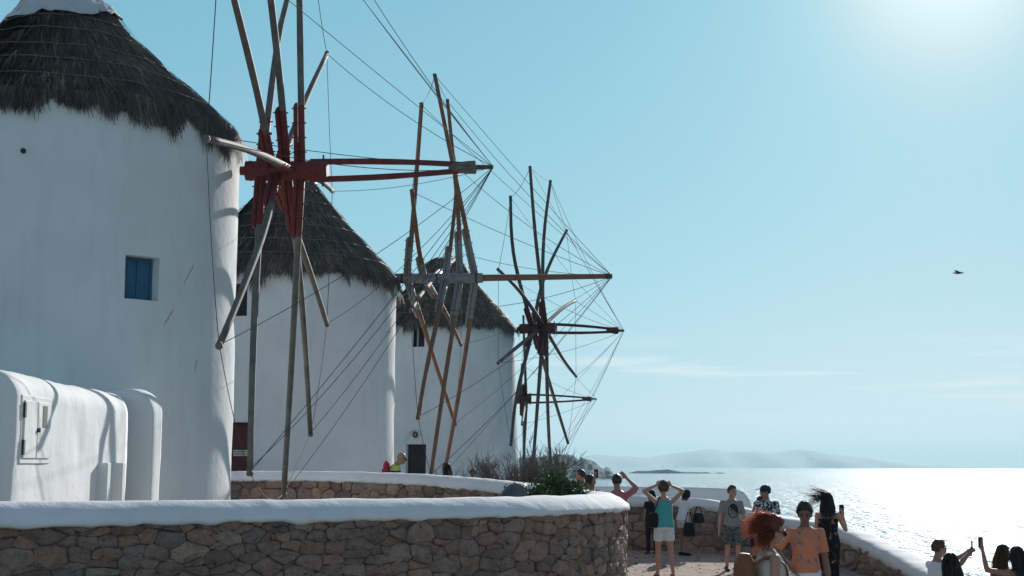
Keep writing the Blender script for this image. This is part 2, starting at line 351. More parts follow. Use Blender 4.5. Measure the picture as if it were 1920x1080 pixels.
def cells(s0, s1, z0, z1, size, asp, seed, big=0.5):
    """irregular rubble masonry: power diagram of jittered courses"""
    r = np.random.RandomState(seed); k = np.array([1 / asp, 1.0]); S = []; W = []
    z = z0
    while z < z1 + size:
        h = size * r.uniform(0.6, 1.4); s = s0 - r.uniform(0, size)
        while s < s1 + size:
            wd = size * asp * r.choice([0.35, 0.5, 0.8, 1.2, 1.7, 2.2]) * r.uniform(0.85, 1.15); S.append([(s + wd / 2), z + h / 2 + r.uniform(-.2, .2) * h]); W.append((r.uniform(-1, 1) ** 3) * big * size * size * 1.9); s += wd
        z += h
    S = np.array(S) * k; W = np.array(W); out_ = []
    for i in range(len(S)):
        p = S[i]; poly = [np.array(q) * k for q in ((s0, z0), (s1, z0), (s1, z1), (s0, z1))]
        d = np.sum((S - p) ** 2, 1); nb = np.argsort(d)[1:22]
        for j in nb:
            poly = clip(poly, p, S[j], W[i] - W[j])
            if len(poly) < 3: break
        if len(poly) >= 3:
            out_.append(np.array(poly) / k)
    return out_
def stone_geo(poly, gap, r, path, off, side, bulge):
    c = poly.mean(0); n0 = len(poly); area = 0.5 * abs(np.dot(poly[:, 0], np.roll(poly[:, 1], 1)) - np.dot(poly[:, 1], np.roll(poly[:, 0], 1)))
    if area < 0.0016: return None
    q = []
    for i in range(n0):                                   # drop tiny edges, round the corners
        a = poly[i]; b = poly[(i + 1) % n0]
        if np.linalg.norm(b - a) < 0.012: continue
        f = r.uniform(0.05, 0.22); q.append(a + (b - a) * f); el_ = b - a; ll = np.linalg.norm(el_)
        if ll > 0.07: q.append(a + el_ * r.uniform(.4, .6) + np.array([-el_[1], el_[0]]) / ll * r.uniform(-.012, .006))
        q.append(b + (a - b) * r.uniform(0.05, 0.22))
    if len(q) < 5: return None
    q = np.array(q); rad = math.sqrt(area); q = c + (q - c) * (1 - gap / rad) + r.uniform(-.006, .006, q.shape)
    n = len(q); V = []; tx, tz = r.uniform(-.10, .10, 2); pr = r.uniform(0.0, 0.034)
    def pos(pt, o):
        o2 = o + tx * (pt[0] - c[0]) + tz * (pt[1] - c[1]); return path.P(pt[0], side * (off + o2), pt[1])
    for pt in q: V.append(pos(pt, -0.05))
    for pt in q: V.append(pos(pt, pr + r.uniform(-.004, .004)))
    for pt in q: V.append(pos(c + (pt - c) * 0.80, pr + bulge * rad * 0.10 + r.uniform(-.006, .006)))
    for pt in q[::2]: V.append(pos(c + (pt - c) * 0.42, pr + bulge * rad * 0.15 + r.uniform(-.008, .008)))
    Fc = []
    for i in range(n):
        j = (i + 1) % n; Fc.append([i, j, n + j, n + i]); Fc.append([n + i, n + j, 2 * n + j, 2 * n + i])
    m2 = len(q[::2]); b = 3 * n
    for i in range(m2):
        j = (i + 1) % m2; a0 = 2 * n + 2 * i; a1 = 2 * n + (2 * i + 1) % n; a2 = 2 * n + (2 * i + 2) % n
        if j == 0: a2 = 2 * n
        Fc.append([a0, a1, b + i]); Fc.append([a1, a2, b + j, b + i]) if a1 != a2 else None
    Fc.append([b + i for i in range(m2)])
    if side < 0: Fc = [f[::-1] for f in Fc]
    return V, Fc
def lay_stones(root, path, s0, s1, z0, ztop, off, side, size, asp, seed, nparts, score, gap=0.008, bulge=1.0):
    r = np.random.RandomState(seed + 100); zmax = max(ztop(s) for s in np.linspace(s0, s1, 40)); L_ = []
    for poly in cells(s0, s1, z0, zmax, size, asp, seed):
        c = poly.mean(0); top = ztop(c[0]) + 0.03
        if poly[:, 1].min() > top: continue
        poly[:, 1] = np.minimum(poly[:, 1], top)
        g = stone_geo(poly, gap, r, path, off, side, bulge)
        if g:
            P = path.P(c[0], side * off, c[1]); L_.append((score(P), g))
    L_.sort(key=lambda e: -e[0]); rest = MB()
    for i, (sc_, (V, Fc)) in enumerate(L_):
        if i < nparts and sc_ > 0:
            me = bpy.data.meshes.new('stone'); me.from_pydata(V, [], Fc); me.update(); link('stone', me, M_stone, root)
        else: rest.add(V, Fc)
    if rest.V: stuff(rest.build('stone_mass', M_stone, root))
def sweep(path, s0, s1, prof, zfun, ns, jit=0.0, seed=0, capends=True):
    """prof: closed list of (offset, height relative to zfun)"""
    V = []; Fc = []; n = len(prof); ss = np.linspace(s0, s1, ns)
    for s in ss:
        for k, (o, h) in enumerate(prof):
            j = jit * fbm(s * 2.2, k * 0.5, seed, 3); j2 = jit * fbm(s * 1.7, k * 0.5, seed + 9, 3)
            if jit and h < -0.18: j2 += 0.022 * fbm(s * 5.5, 0.3, seed + 4, 5)
            V.append(path.P(s, o + j, zfun(s) + h + j2))
    for i in range(ns - 1):
        for k in range(n):
            k2 = (k + 1) % n; Fc.append([i * n + k, (i + 1) * n + k, (i + 1) * n + k2, i * n + k2])
    if capends: Fc.append(list(range(n))); Fc.append([(ns - 1) * n + k for k in range(n)][::-1])
    return V, Fc
def seen(P):
    """how large a stone shows: in the frame, nearest first"""
    d = np.array(P) - _C; z = d @ _f; x = 960 + F * (d @ _R) / z; y = 540 - F * (d @ _U) / z
    if x < -30 or x > 1950 or y > 1095: return 0
    return 1.0 / z
CAP = [(0.290, -0.205), (0.318, -0.185), (0.300, -0.145), (0.19, -0.060), (0.09, -0.010), (0.02, 0.0), (-0.06, 0.0), (-0.13, -0.012), (-0.2, -0.05), (-0.285, -0.125), (-0.318, -0.185), (-0.290, -0.205)]
# the wall that runs along the foreground, turns round at the right and comes back behind the first mill
U = Path([(-7.2, 10.2, 1.64), (-4.26, 12.0, 1.63), (-1.65, 14.0, 1.615), (0.1, 15.7, 1.61), (1.02, 17.6, 1.60), (1.25, 19.4, 1.59), (1.0, 21.6, 1.60), (0.15, 24.0, 1.67), (-1.65, 27.0, 1.775), (-3.7, 28.8, 1.81), (-5.9, 29.9, 1.80), (-10.5, 31.2, 1.80)])
uz = lambda s: U.c(s)[2]
sturn = U.s[np.argmax(U.p[:, 0])]; sq = sturn + 2.6
wallU = empty('stone_wall', tuple(U.P(sturn, 0, 0)))
def under(o, root):           # geometry is given in world coordinates; keep it there
    o.parent = root; o.matrix_parent_inverse = root.matrix_basis.inverted(); return o
def keep(root):
    inv = Matrix.Translation(root.location).inverted()
    for ch in root.children_recursive:
        if ch.parent is root: ch.matrix_parent_inverse = inv
tag(wallU, 'rubble stone wall with rounded white cap curving through the foreground in front of the mill', 'wall')
V, Fc = sweep(U, 0, U.len, CAP, uz, 420, 0.011, 3)
mesh('cap', V, Fc, M_cap, wallU, True)
V, Fc = sweep(U, 0.02, U.len - 0.02, [(0.235, -0.15), (-0.235, -0.15), (-0.235, -2.0), (0.235, -2.0)], uz, 200)
fixnormals(mesh('core', V, Fc, M_mortar, wallU))
lay_stones(wallU, U, 0.1, sq, 0.0, lambda s: uz(s) - 0.175 + 0.012 * math.sin(s * 5) + 0.012 * math.sin(s * 2.1 + 1), 0.235, 1, 0.097, 1.85, 11, 230, seen, 0.0045, 0.7)
lay_stones(wallU, U, sq + 1.4, U.len - 3.0, 0.55, lambda s: uz(s) - 0.18 + 0.015 * math.sin(s * 4), 0.235, -1, 0.19, 1.35, 21, 70, seen, 0.009, 0.8)
keep(wallU)
# the sea wall: stone with a white cap, sloping down towards the right
A_px = [(1040, 929, 32.5), (1160, 930, 31.8), (1310, 934, 31.5), (1400, 953, 31), (1470, 969, 30), (1570, 985, 28), (1640, 1012, 26), (1740, 1062, 23), (1815, 1110, 21)]
WA = Path([tuple(at(*p)) for p in A_px]); az_ = lambda s: WA.c(s)[2]
wallA = empty('sea_wall', tuple(WA.P(WA.len * 0.5, 0, 0)))
tag(wallA, 'low stone sea wall with white cap sloping down to the right behind the people', 'wall')
CAPA = [(0.24, -0.23), (0.25, -0.10), (0.22, -0.03), (0.12, 0.0), (-0.12, 0.0), (-0.22, -0.03), (-0.25, -0.1), (-0.24, -0.23)]
V, Fc = sweep(WA, 0, WA.len, CAPA, az_, 150, 0.02, 8); mesh('cap', V, Fc, M_cap, wallA, True)
V, Fc = sweep(WA, 0.02, WA.len - 0.02, [(0.2, -0.19), (-0.2, -0.19), (-0.2, -2.2), (0.2, -2.2)], az_, 100); fixnormals(mesh('core', V, Fc, M_mortar, wallA))
lay_stones(wallA, WA, 0.1, WA.len - 0.1, -0.9, lambda s: az_(s) - 0.21 + 0.03 * math.sin(s * 2.7), 0.2, 1, 0.165, 1.9, 31, 290, seen, 0.008, 0.8)
keep(wallA)
# solid white parapet standing behind it, with a rounded right end
pr = [at(1075, 911, 33.2), at(1180, 912, 33.0), at(1300, 913.5, 32.8), at(1376, 916, 32.7), at(1394, 923, 32.6), at(1404, 936, 32.6), at(1408, 952, 32.6), at(1409, 985, 32.6)]
V = []; Fc = []
n = len(pr); pts = []
for i in range(n - 1):
    for k in range(8): pts.append(pr[i].lerp(pr[i + 1], k / 8))
pts.append(pr[-1]); n = len(pts)
for p in pts:
    j = 0.02 * fbm(p.x * 2, p.z * 2, 4)
    for (dy, dz) in ((-0.20, -1.6), (-0.20 + j, -0.10), (-0.17 + j, -0.04), (-0.10, 0.0), (0.1, 0.0), (0.17, -0.04), (0.2, -0.1), (0.2, -1.6)):
        V.append((p.x + (0.04 if dz > -0.09 and p.x > 4.9 else 0) * 0, p.y + dy, max(-0.3, p.z + dz) if dz > -1 else -0.3))
for i in range(n - 1):
    for k in range(8):
        k2 = (k + 1) % 8; Fc.append([i * 8 + k, i * 8 + k2, (i + 1) * 8 + k2, (i + 1) * 8 + k])
Fc += [list(range(8)), [(n - 1) * 8 + k for k in range(8)][::-1]]
par = fixnormals(mesh('parapet', V, Fc, M_cap, None, True)); tag(par, 'smooth white parapet with rounded right end behind the sea wall', 'parapet')
# a flat slab of rock lying on the slope beneath the wall at the lower right
# ================================================================ windmills
def lathe_wall(rfun, zs, ths, holes, depth, cx, cy, seed):
    """plastered round wall; holes = (th0, th1, z0, z1) become real recesses"""
    V = []; Fc = []; nt_ = len(ths)
    def P(th, z, inn=0.0):
        r = rfun(z) + 0.022 * fbm(math.cos(th) * 2.2 + seed, math.sin(th) * 2.2, z * 0.8, 4) - inn
        return (cx + r * math.cos(th), cy + r * math.sin(th), z)
    for z in zs:
        for th in ths: V.append(P(th, z))
    for j in range(len(zs) - 1):
        for i in range(nt_):
            i2 = (i + 1) % nt_; tm = (ths[i] + (ths[i2] if i2 else ths[0] + 2 * PI)) / 2; zm = (zs[j] + zs[j + 1]) / 2
            if any(h[0] < tm < h[1] and h[2] < zm < h[3] for h in holes): continue
            Fc.append([j * nt_ + i, j * nt_ + i2, (j + 1) * nt_ + i2, (j + 1) * nt_ + i])
    for (a, b, c, d) in holes:
        I = [i for i, t in enumerate(ths) if a - 1e-6 <= t <= b + 1e-6]; J = [j for j, z in enumerate(zs) if c - 1e-6 <= z <= d + 1e-6]
        ring = [(i, J[0]) for i in I] + [(I[-1], j) for j in J[1:]] + [(i, J[-1]) for i in I[::-1][1:]] + [(I[0], j) for j in J[::-1][1:-1]]
        b0 = len(V)
        for (i, j) in ring: V.append(P(ths[i], zs[j], depth))
        n = len(ring)
        for k in range(n):
            k2 = (k + 1) % n; Fc.append([ring[k][1] * nt_ + ring[k][0], ring[k2][1] * nt_ + ring[k2][0], b0 + k2, b0 + k][::-1])
        Fc.append([b0 + k for k in range(n)])
    return V, Fc
def hit(px, py, cx, cy, R):
    r = ray(px, py); a = r[0] ** 2 + r[1] ** 2; b = -2 * (r[0] * cx + r[1] * cy); c = cx * cx + cy * cy - R * R
    t = (-b - math.sqrt(max(0, b * b - 4 * a * c))) / (2 * a); p = _C + r * t
    th = math.atan2(p[1] - cy, p[0] - cx)
    return (th if th > 0 else th + 2 * PI), p[2]
def thatch(root, cx, cy, prof, nstr, seed, wid, hang, ties, reach=1.0):
    """prof: (radius, z) from eave to apex"""
    rs = np.random.RandomState(seed); pr_ = np.array(prof); d = np.concatenate([[0], np.cumsum(np.linalg.norm(np.diff(pr_, axis=0), axis=1))]); T = d[-1]
    R_ = lambda t: np.interp(t, d, pr_[:, 0]); Z_ = lambda t: np.interp(t, d, pr_[:, 1])
    NT = 40; NA = 96; V = []; Fc = []
    for j in range(NT + 1):
        t = T * j / NT
        for k in range(NA):
            th = 2 * PI * k / NA; rr = R_(t) + 0.05 * fbm(math.cos(th) * 3 + seed, math.sin(th) * 3, t * 3, 4) * min(1, R_(t)) - 0.03
            V.append((cx + rr * math.cos(th), cy + rr * math.sin(th), Z_(t) - 0.02))
    for j in range(NT):
        for k in range(NA): Fc.append([j * NA + k, j * NA + (k + 1) % NA, (j + 1) * NA + (k + 1) % NA, (j + 1) * NA + k])
    Fc.append([NT * NA + k for k in range(NA)]); Fc.append(list(range(NA))[::-1])
    roof = mesh('thatch_roof', V, Fc, M_straw_base, root)
    # straw: every stalk bundle is a thin tapering blade of two segments lying down the slope
    t0 = T * (1 - np.sqrt(rs.uniform(0.0, 1.0, nstr))) ; t0 = np.clip(t0, 0, T * 0.985)
    ne = int(nstr * 0.16); t0[:ne] = rs.uniform(0.0, 0.25, ne)
    th = rs.uniform(0, 2 * PI, nstr); ln = rs.uniform(0.22, 0.5, nstr) * reach; w_ = wid * rs.uniform(0.6, 1.7, nstr)
    course = (np.floor(t0 / 0.28) * 0.28 - t0) * 0.35; t0 = np.clip(t0 + course, 0, T)
    dth = rs.normal(0, 0.16, nstr); lift = rs.uniform(0.0, 0.05, nstr) + 0.035 * np.array([max(0, fbm(math.cos(a) * 7 + seed, math.sin(a) * 7, b_ * 3.5, 3)) for a, b_ in zip(th, t0)]) + (rs.uniform(0, 1, nstr) < 0.03) * 0.07
    out_ = []
    clump = np.array([fbm(math.cos(a) * 5 + seed, math.sin(a) * 5, seed, 3) for a in th])
    for seg, fr in enumerate((0.0, 0.5, 1.0)):
        t = t0 - ln * fr; over = np.clip(-t, 0, None); tt = np.clip(t, 0, None)
        sl = np.array([pr_[1, 0] - pr_[0, 0], pr_[1, 1] - pr_[0, 1]]); sl /= np.linalg.norm(sl)
        ov = over * np.clip(hang * (1 + 1.7 * clump), 0.12, 3)
        r = R_(tt) - sl[0] * ov * 0.45 + lift * (0.4 + 0.6 * fr); z = Z_(tt) - sl[1] * ov * 0.6 - ov * 0.55 + lift * 0.5 * (1 - fr)
        a = th + dth * ln * fr / np.maximum(R_(tt), 0.35); hw = w_ * (1 - 0.75 * fr) / 2 / np.maximum(r, 0.3)
        for sgn in (-1, 1): out_.append(np.stack([cx + r * np.cos(a + sgn * hw), cy + r * np.sin(a + sgn * hw), z + sgn * 0.004], 1))
    Vn = np.stack(out_, 1).reshape(-1, 3)
    base = np.arange(nstr)[:, None] * 6
    q = np.concatenate([base + np.array([[0, 1, 3, 2]]), base + np.array([[2, 3, 5, 4]])], 1).reshape(-1, 4)
    me = bpy.data.meshes.new('straw'); me.vertices.add(len(Vn)); me.vertices.foreach_set('co', Vn.ravel()); me.loops.add(q.size); me.loops.foreach_set('vertex_index', q.ravel().astype(np.int32))
    me.polygons.add(len(q)); me.polygons.foreach_set('loop_start', (np.arange(len(q)) * 4).astype(np.int32)); me.update(calc_edges=True); me.validate()
    stuff(link('straw', me, M_straw, roof))
    for t in ties:                                         # binding wires round the cone
        mbt = MB(); P = []
        for k in range(73):
            a = 2 * PI * k / 72; rr = R_(T * t) + 0.045 + 0.02 * math.sin(k * 1.7 + seed); P.append((cx + rr * math.cos(a), cy + rr * math.sin(a), Z_(T * t) + 0.03 + 0.02 * fbm(k * 0.3, seed, t * 9)))
        mbt.tube(P, 0.007, 4); mbt.build('binding_wire', M_wire, roof)
    return roof, R_, Z_, T
M_wire = simple('binding_wire', (0.22, 0.20, 0.18), 0.6, 0.2, 20)
def bent(p, q, bow, n=10, kink=None, rs=None):
    """a hewn pole: p to q with a sideways bow"""
    p = Vector(p); q = Vector(q); P = []
    for i in range(n + 1):
        t = i / n; P.append(p.lerp(q, t) + Vector(bow) * math.sin(PI * t) * (1 if kink is None else 1 + kink * math.sin(2 * PI * t)))
    return P
def rope(root, p, q, sag, r):
    m = MB(); p = Vector(p); q = Vector(q); n = 10
    m.tube([p.lerp(q, i / n) - Vector((0, 0, sag * 4 * (i / n) * (1 - i / n))) for i in range(n + 1)], r, 4); m.build('rope', M_rope, root)
def wheel(root, hub, az, Ln, ph, base, mats, pr, clampL, clampW, paintL, bows, rr, axle, tipP, sprit, seed, lens=None, arms=range(12)):
    """sail wheel: 12 arms in 6 pairs, staggered along the axle; ropes from tip to tip and to the bowsprit"""
    rs = random.Random(seed); hub = Vector(hub); d = Vector((math.sin(az), math.cos(az), 0)); ax = Vector((math.cos(az), -math.sin(az), 0)); up = Vector((0, 0, 1)); tips = {}
    a0, a1, ar, asides = axle
    m = MB(); m.tube([hub + ax * a0, hub + ax * (a0 + 0.12)], ar * 0.45, 10); m.tube([hub + ax * (a0 + 0.10), hub + ax * a1], ar, asides)
    for k in (0.12, 0.5, 0.93): 
        c = a0 + (a1 - a0) * k; m.tube([hub + ax * (c - 0.025), hub + ax * (c + 0.025)], ar * 1.04, asides, 1)
    m.build('axle', [mats['axle'], M_iron if mats.get('band', 1) else mats['axle']], root)
    for k in arms:
        a = ph + k * PI / 6; dirv = (-math.cos(a) * d - math.sin(a) * up); b = hub + ax * base[k % 6]; tip = hub + ax * 0.0 + dirv * (Ln * (lens or {}).get(k, 1.0)); tips[k] = tip
        bw = bows(k, rs); side = dirv.cross(ax).normalized(); bowv = ax * bw[0] + side * bw[1]
        P = bent(b + dirv * 0.02, tip, bowv, 10, rs.uniform(-.25, .25)); pm = MB(); rad = [pr * (1.08 - 0.28 * i / 10) * rs.uniform(.97, 1.03) for i in range(11)]
        np_ = max(1, round(paintL / Ln * 10)); pm.tube(P, rad, 8, 0, True, [1 if i < np_ else 0 for i in range(10)])
        pm.tube([P[-1] - dirv * 0.02, P[-1] + dirv * 0.05], pr * 0.9, 6, 0)
        po = pm.build('pole', [mats['pole'], mats['paint']], root, True)
        for pl in po.data.polygons:
            pl.use_smooth = len(pl.vertices) == 4
        # clamp: a plank bolted along the foot of the arm, end cut slanting
        u = (P[3] - P[0]).normalized(); s_ = u.cross(side).normalized(); s_ = s_ if s_.dot(ax) < 0 else -s_
        o0 = P[0] - u * 0.05 + s_ * (pr * 0.95); cw = clampW; th_ = pr * 1.7
        poly = [o0, o0 + s_ * cw, o0 + s_ * cw + u * (clampL - cw * 0.8), o0 + s_ * cw * 0.45 + u * clampL, o0 + u * clampL]
        cm = MB(); cm.prism([p - side * th_ / 2 for p in poly], side, th_); cl_ = fixnormals(cm.build('clamp', [mats['paint'], mats['pole']], po)); bevel(cl_, 0.012, 1)
        bm_ = MB()
        for q in range(4):
            c = P[0] + u * (0.3 + q * (clampL - 0.45) / 3); bm_.tube([c + s_ * (cw + pr + 0.03), c - s_ * (pr + 0.035)], 0.012, 6)
        stuff(bm_.build('bolts', M_iron, po))
    ks = sorted(tips); jt = lambda v: Vector(v)
    for k in ks:
        k2 = (k + 1) % 12
        if k2 in tips: rope(root, tips[k], tips[k2], rs.uniform(0.02, 0.25), rr)
        rope(root, tips[k], tipP, rs.uniform(0.02, 0.30), rr * 0.85)
        if rs.random() < 0.1: rope(root, tips[k] + up * 0.05, tipP, rs.uniform(0.02, 0.35), rr * 0.8)
    return tips
def window_in(root, kind, h, cx, cy, R, m_frame, m_leaf, panes=2):
    """a leaf set into a recess of the wall"""
    th = (h[0] + h[1]) / 2; w_ = 2 * (R - 0.2) * math.sin((h[1] - h[0]) / 2); ht = h[3] - h[2]; n_ = Vector((math.cos(th), math.sin(th), 0)); t_ = Vector((-math.sin(th), math.cos(th), 0))
    c = Vector((cx, cy, (h[2] + h[3]) / 2)) + n_ * ((R - 0.215) * math.cos((h[1] - h[0]) / 2)); rot = Matrix((t_, n_, Vector((0, 0, 1)))).transposed()
    m = MB(); fw = 0.045
    for sx in (-1, 1): m.box(c + t_ * sx * (w_ / 2 - fw / 2), (fw, 0.06, ht), rot)
    for sz in (-1, 1): m.box(c + Vector((0, 0, sz * (ht / 2 - fw / 2))), (w_ - 2 * fw, 0.056, fw), rot)
    fr = m.build(kind, m_frame, root)
    lw = (w_ - 2 * fw) / panes
    for k in range(panes):
        cc = c + t_ * (-(w_ - 2 * fw) / 2 + lw * (k + 0.5)) + n_ * 0.005; q = MB(); q.box(cc, (lw - 0.008, 0.03, ht - 2 * fw), rot)
        if kind == 'window':
            q.box(cc + n_ * 0.015, (lw * 0.55, 0.012, (ht - 2 * fw) * 0.36), rot); q.box(cc + n_ * 0.016 + Vector((0, 0, (ht) * 0.24)), (lw * 0.55, 0.012, (ht - 2 * fw) * 0.30), rot); q.box(cc + n_ * 0.016 - Vector((0, 0, (ht) * 0.30)), (lw * 0.55, 0.012, (ht - 2 * fw) * 0.14), rot)
        else:
            for s in range(3): q.box(cc + n_ * 0.016 + t_ * (lw * (s - 1) / 3), (lw / 3 - 0.012, 0.012, ht - 2 * fw - 0.02), rot)
        bevel(q.build('shutter' if kind == 'window' else 'door_leaf', m_leaf, fr), 0.006, 1)
    return fr, c, n_, t_, rot
def mill(name, label, cx, cy, rb, rt, z0, ztop, prof, nstr, seed, wid, hang, ties, holes, wmat, reach=1.0, nth=110):
    root = empty(name, (cx, cy, z0)); tag(root, label, 'windmill', 'windmills in a row along the shore')
    rf = lambda z: rb + (rt - rb) * min(1, max(0, (z - z0) / (ztop - z0))) ** 0.8
    ths = list(np.linspace(0, 2 * PI, nth, endpoint=False)); zs = list(np.linspace(z0 - 0.4, ztop, 46))
    for (a, b, c, d) in holes:
        ths = [t for t in ths if not (a - 0.02 < t < b + 0.02)] + list(np.linspace(a, b, 6)); zs = [z for z in zs if min(abs(z - c), abs(z - d)) > 0.05] + [c, d]
    ths.sort(); zs.sort()
    V, Fc = lathe_wall(rf, zs, ths, holes, 0.26, cx, cy, seed); wl = mesh('tower_wall', V, Fc, wmat, root, True)
    for p in wl.data.polygons:
        pass
    if len(holes):
        es = wl.modifiers.new('split', 'EDGE_SPLIT'); es.split_angle = math.radians(40)
    roof = thatch(root, cx, cy, prof, nstr, seed, wid, hang, ties, reach)
    return root, rf, roof

# ---- first mill, nearest, red wheel
C1 = (-7.74, 24.0); R1 = 3.0
a1, zt = hit(236, 477, *C1, R1); b1, zb = hit(297, 565, *C1, R1)
h1 = (min(a1, b1), max(a1, b1), zb, zt)
p1 = [(2.99, 7.52), (2.96, 7.60), (2.6, 7.92), (2.21, 8.28), (1.84, 8.56), (1.47, 8.94), (1.09, 9.25), (0.77, 9.68), (0.42, 9.98), (0.05, 10.12)]
mill1, rf1, rf_1 = mill('windmill', 'nearest white windmill with blue shuttered window, big dark thatched roof and red-painted wheel', *C1, 3.0, 2.99, 0.4, 7.54, p1, 46000, 3, 0.014, 0.75, (0.14, 0.28, 0.42, 0.56, 0.68, 0.80), [h1], M_white)
window_in(mill1, 'window', h1, *C1, 3.0, M_blue, M_blue, 2)
# pale plastic sheet tied round the top of the thatch
roof_o, R_, Z_, T_ = rf_1; tp = MB(); V = []; Fc = []; NA = 120; NR = 14
for j in range(NR + 1):
    for k in range(NA):
        a = 2 * PI * k / NA; low = 0.70 + 0.05 * math.cos(a) + 0.02 * math.sin(a * 2 + 0.7) + 0.03 * fbm(math.cos(a) * 3, math.sin(a) * 3, 2.0, 4); t = T_ * (low + (0.93 + 0.03 * math.sin(3 * a) + 0.04 * math.cos(a) - low) * j / NR)
        rr = R_(t) + 0.08 + 0.07 * fbm(math.cos(a) * 6, math.sin(a) * 6, j * 0.22, 4); V.append((C1[0] + rr * math.cos(a), C1[1] + rr * math.sin(a), Z_(t) + 0.05 + 0.04 * fbm(a * 4, j * 0.5, 9)))
for j in range(NR):
    for k in range(NA): Fc.append([j * NA + k, j * NA + (k + 1) % NA, (j + 1) * NA + (k + 1) % NA, (j + 1) * NA + k])
t_o = mesh('plastic_sheet', V, Fc, M_tarp, roof_o, True); sm = t_o.modifiers.new('thick', 'SOLIDIFY'); sm.thickness = 0.012
# small iron wall stud and the eave board beneath the straw
q = hit(44, 283, *C1, R1); m = MB(); c = Vector((C1[0], C1[1], q[1])); n_ = Vector((math.cos(q[0]), math.sin(q[0]), 0)); m.tube([c + n_ * 2.98, c + n_ * 3.03], 0.04, 10); m.tube([c + n_ * 3.03, c + n_ * 3.07], 0.018, 8); m.build('wall_stud', M_iron, mill1)
for (xa, ya, xb, yb) in ((363, 495, 344, 534), (325, 580, 306, 611), (368, 675, 364, 698)):   # scratches in the plaster
    m = MB(); P = []
    for k in range(6):
        tt = k / 5; q = hit(xa + (xb - xa) * tt + (k % 2) * 1.5, ya + (yb - ya) * tt, *C1, R1); rr_ = 3.0 + 0.022 * fbm(math.cos(q[0]) * 2.2 + 3, math.sin(q[0]) * 2.2, q[1] * 0.8, 4); P.append((C1[0] + rr_ * math.cos(q[0]), C1[1] + rr_ * math.sin(q[0]), q[1]))
    m.tube(P, [0.002, 0.004, 0.003, 0.0045, 0.003, 0.002], 5); m.build('scratch', M_mortar, mill1)
tip1 = at(925, 313, 24.0)
HUB1 = Vector((-3.93, 24.0, 6.95)); AZ1 = math.radians(1.4)
def bows1(k, r):
    return {8: (-0.22, 0.10), 7: (-0.06, 0.04), 9: (0.12, 0.0), 1: (0.05, -0.1), 2: (-0.03, 0.02), 4: (0.06, 0.05), 5: (0.04, .05), 6: (0.02, -0.08), 0: (0.0, 0.06)}.get(k, (r.uniform(-.05, .05), r.uniform(-.06, .06)))
wheel(mill1, HUB1, AZ1, 5.55, math.radians(7.4), [0.18, -0.09, -0.36, 0.31, 0.07, -0.17], dict(axle=M_red, pole=M_greywood, paint=M_red, band=0), 0.060, 1.2, 0.07, 1.1, bows1, 0.007, (-0.75, 0.76, 0.17, 14), tip1, None, 4)
def sprit2(root, hub, ax, a0, tip, spread, r, m_main, m_end):
    """two struts running together into an iron-bound point"""
    tip = Vector(tip); u = (tip - hub).normalized(); e = tip - u * 0.42
    for s in (1, -1):
        m = MB(); p0 = hub + ax * (a0 - 0.35) + Vector((0, 0, s * spread)); m.tube(bent(p0, e + Vector((0, 0, s * r * 0.9)), Vector((0, 0, s * 0.03)), 8), [r * 1.1] * 5 + [r] * 4, 6); m.build('bowsprit_strut', m_main, root)
    m = MB(); m.tube([e - u * 0.35, e - u * 0.25, e - u * 0.02, e + u * 0.12, e + u * 0.14], [r * 1.2, r * 1.9, r * 2.5, r * 2.6, r * 1.0], 8); m.tube([e + u * 0.13, tip], [r * 0.95, r * 0.7], 7); m.build('bowsprit_point', m_end, root)
    m = MB(); m.tube([hub + ax * (a0 - 0.12) + Vector((0, 0, spread + 0.12)), hub + ax * (a0 - 0.12) - Vector((0, 0, spread + 0.12))], 0.016, 6); m.build('bolt', M_iron, root)
ax1 = Vector((math.cos(AZ1), -math.sin(AZ1), 0)); sprit2(mill1, HUB1, ax1, 0.80, tip1, 0.155, 0.048, M_red, M_greywood)
keep(mill1)

# ---- second mill, brown and grey wheel
C2 = (-6.18, 39.0); R2 = 2.98
a1, zt = hit(442, 531, *C2, R2); b1, zb = hit(468, 592, *C2, R2); w2 = (min(a1, b1) - 0.10, max(a1, b1), zb, zt)
a1, zt = hit(437, 792, *C2, R2); b1, zb = hit(467, 925, *C2, R2); d2 = (min(a1, b1) - 0.16, max(a1, b1), 0.62, zt)
p2 = [(3.03, 6.96), (2.84, 7.2), (2.45, 7.62), (2.05, 8.05), (1.62, 8.5), (1.25, 8.95), (0.95, 9.3), (0.72, 9.62), (0.35, 9.84), (0.05, 9.9)]
mill2, rf2, rf_2 = mill('windmill', 'second white windmill from the left with dark red door and brown and grey wheel', *C2, 2.97, 2.97, 0.45, 6.98, p2, 22000, 5, 0.022, 0.8, (0.12, 0.26, 0.40, 0.52, 0.64, 0.76), [w2, d2], M_white)
fr, c, n_, t_, rot = window_in(mill2, 'window', w2, *C2, 2.97, M_doorred, M_doordark, 2)
fr, c, n_, t_, rot = window_in(mill2, 'door', d2, *C2, 2.97, M_doorred, M_doorred, 1)
m = MB(); m.box(c + n_ * 0.27 + Vector((0, 0, (d2[3] - d2[2]) / 2 + 0.06)), ((d2[1] - d2[0]) * 3 + 0.2, 0.12, 0.12), rot); bevel(m.build('lintel', M_white2, mill2), 0.02, 2)
m = MB(); m.box(c + n_ * 0.035 + Vector((0, 0, 0.42)) + t_ * 0.12, (0.42, 0.012, 0.15), rot); sg = m.build('notice', simple('notice_board', (0.6, 0.6, 0.58), 0.6, 0.05), mill2)
m = MB(); rs = random.Random(2)
for r_ in range(2):
    x = -0.17
    while x < 0.16:
        w_ = rs.uniform(0.012, 0.03); m.box(c + n_ * 0.043 + Vector((0, 0, 0.455 - r_ * 0.06)) + t_ * (0.12 + x), (w_, 0.004, 0.03), rot); x += w_ + 0.012
stuff(m.build('lettering', M_iron, sg))
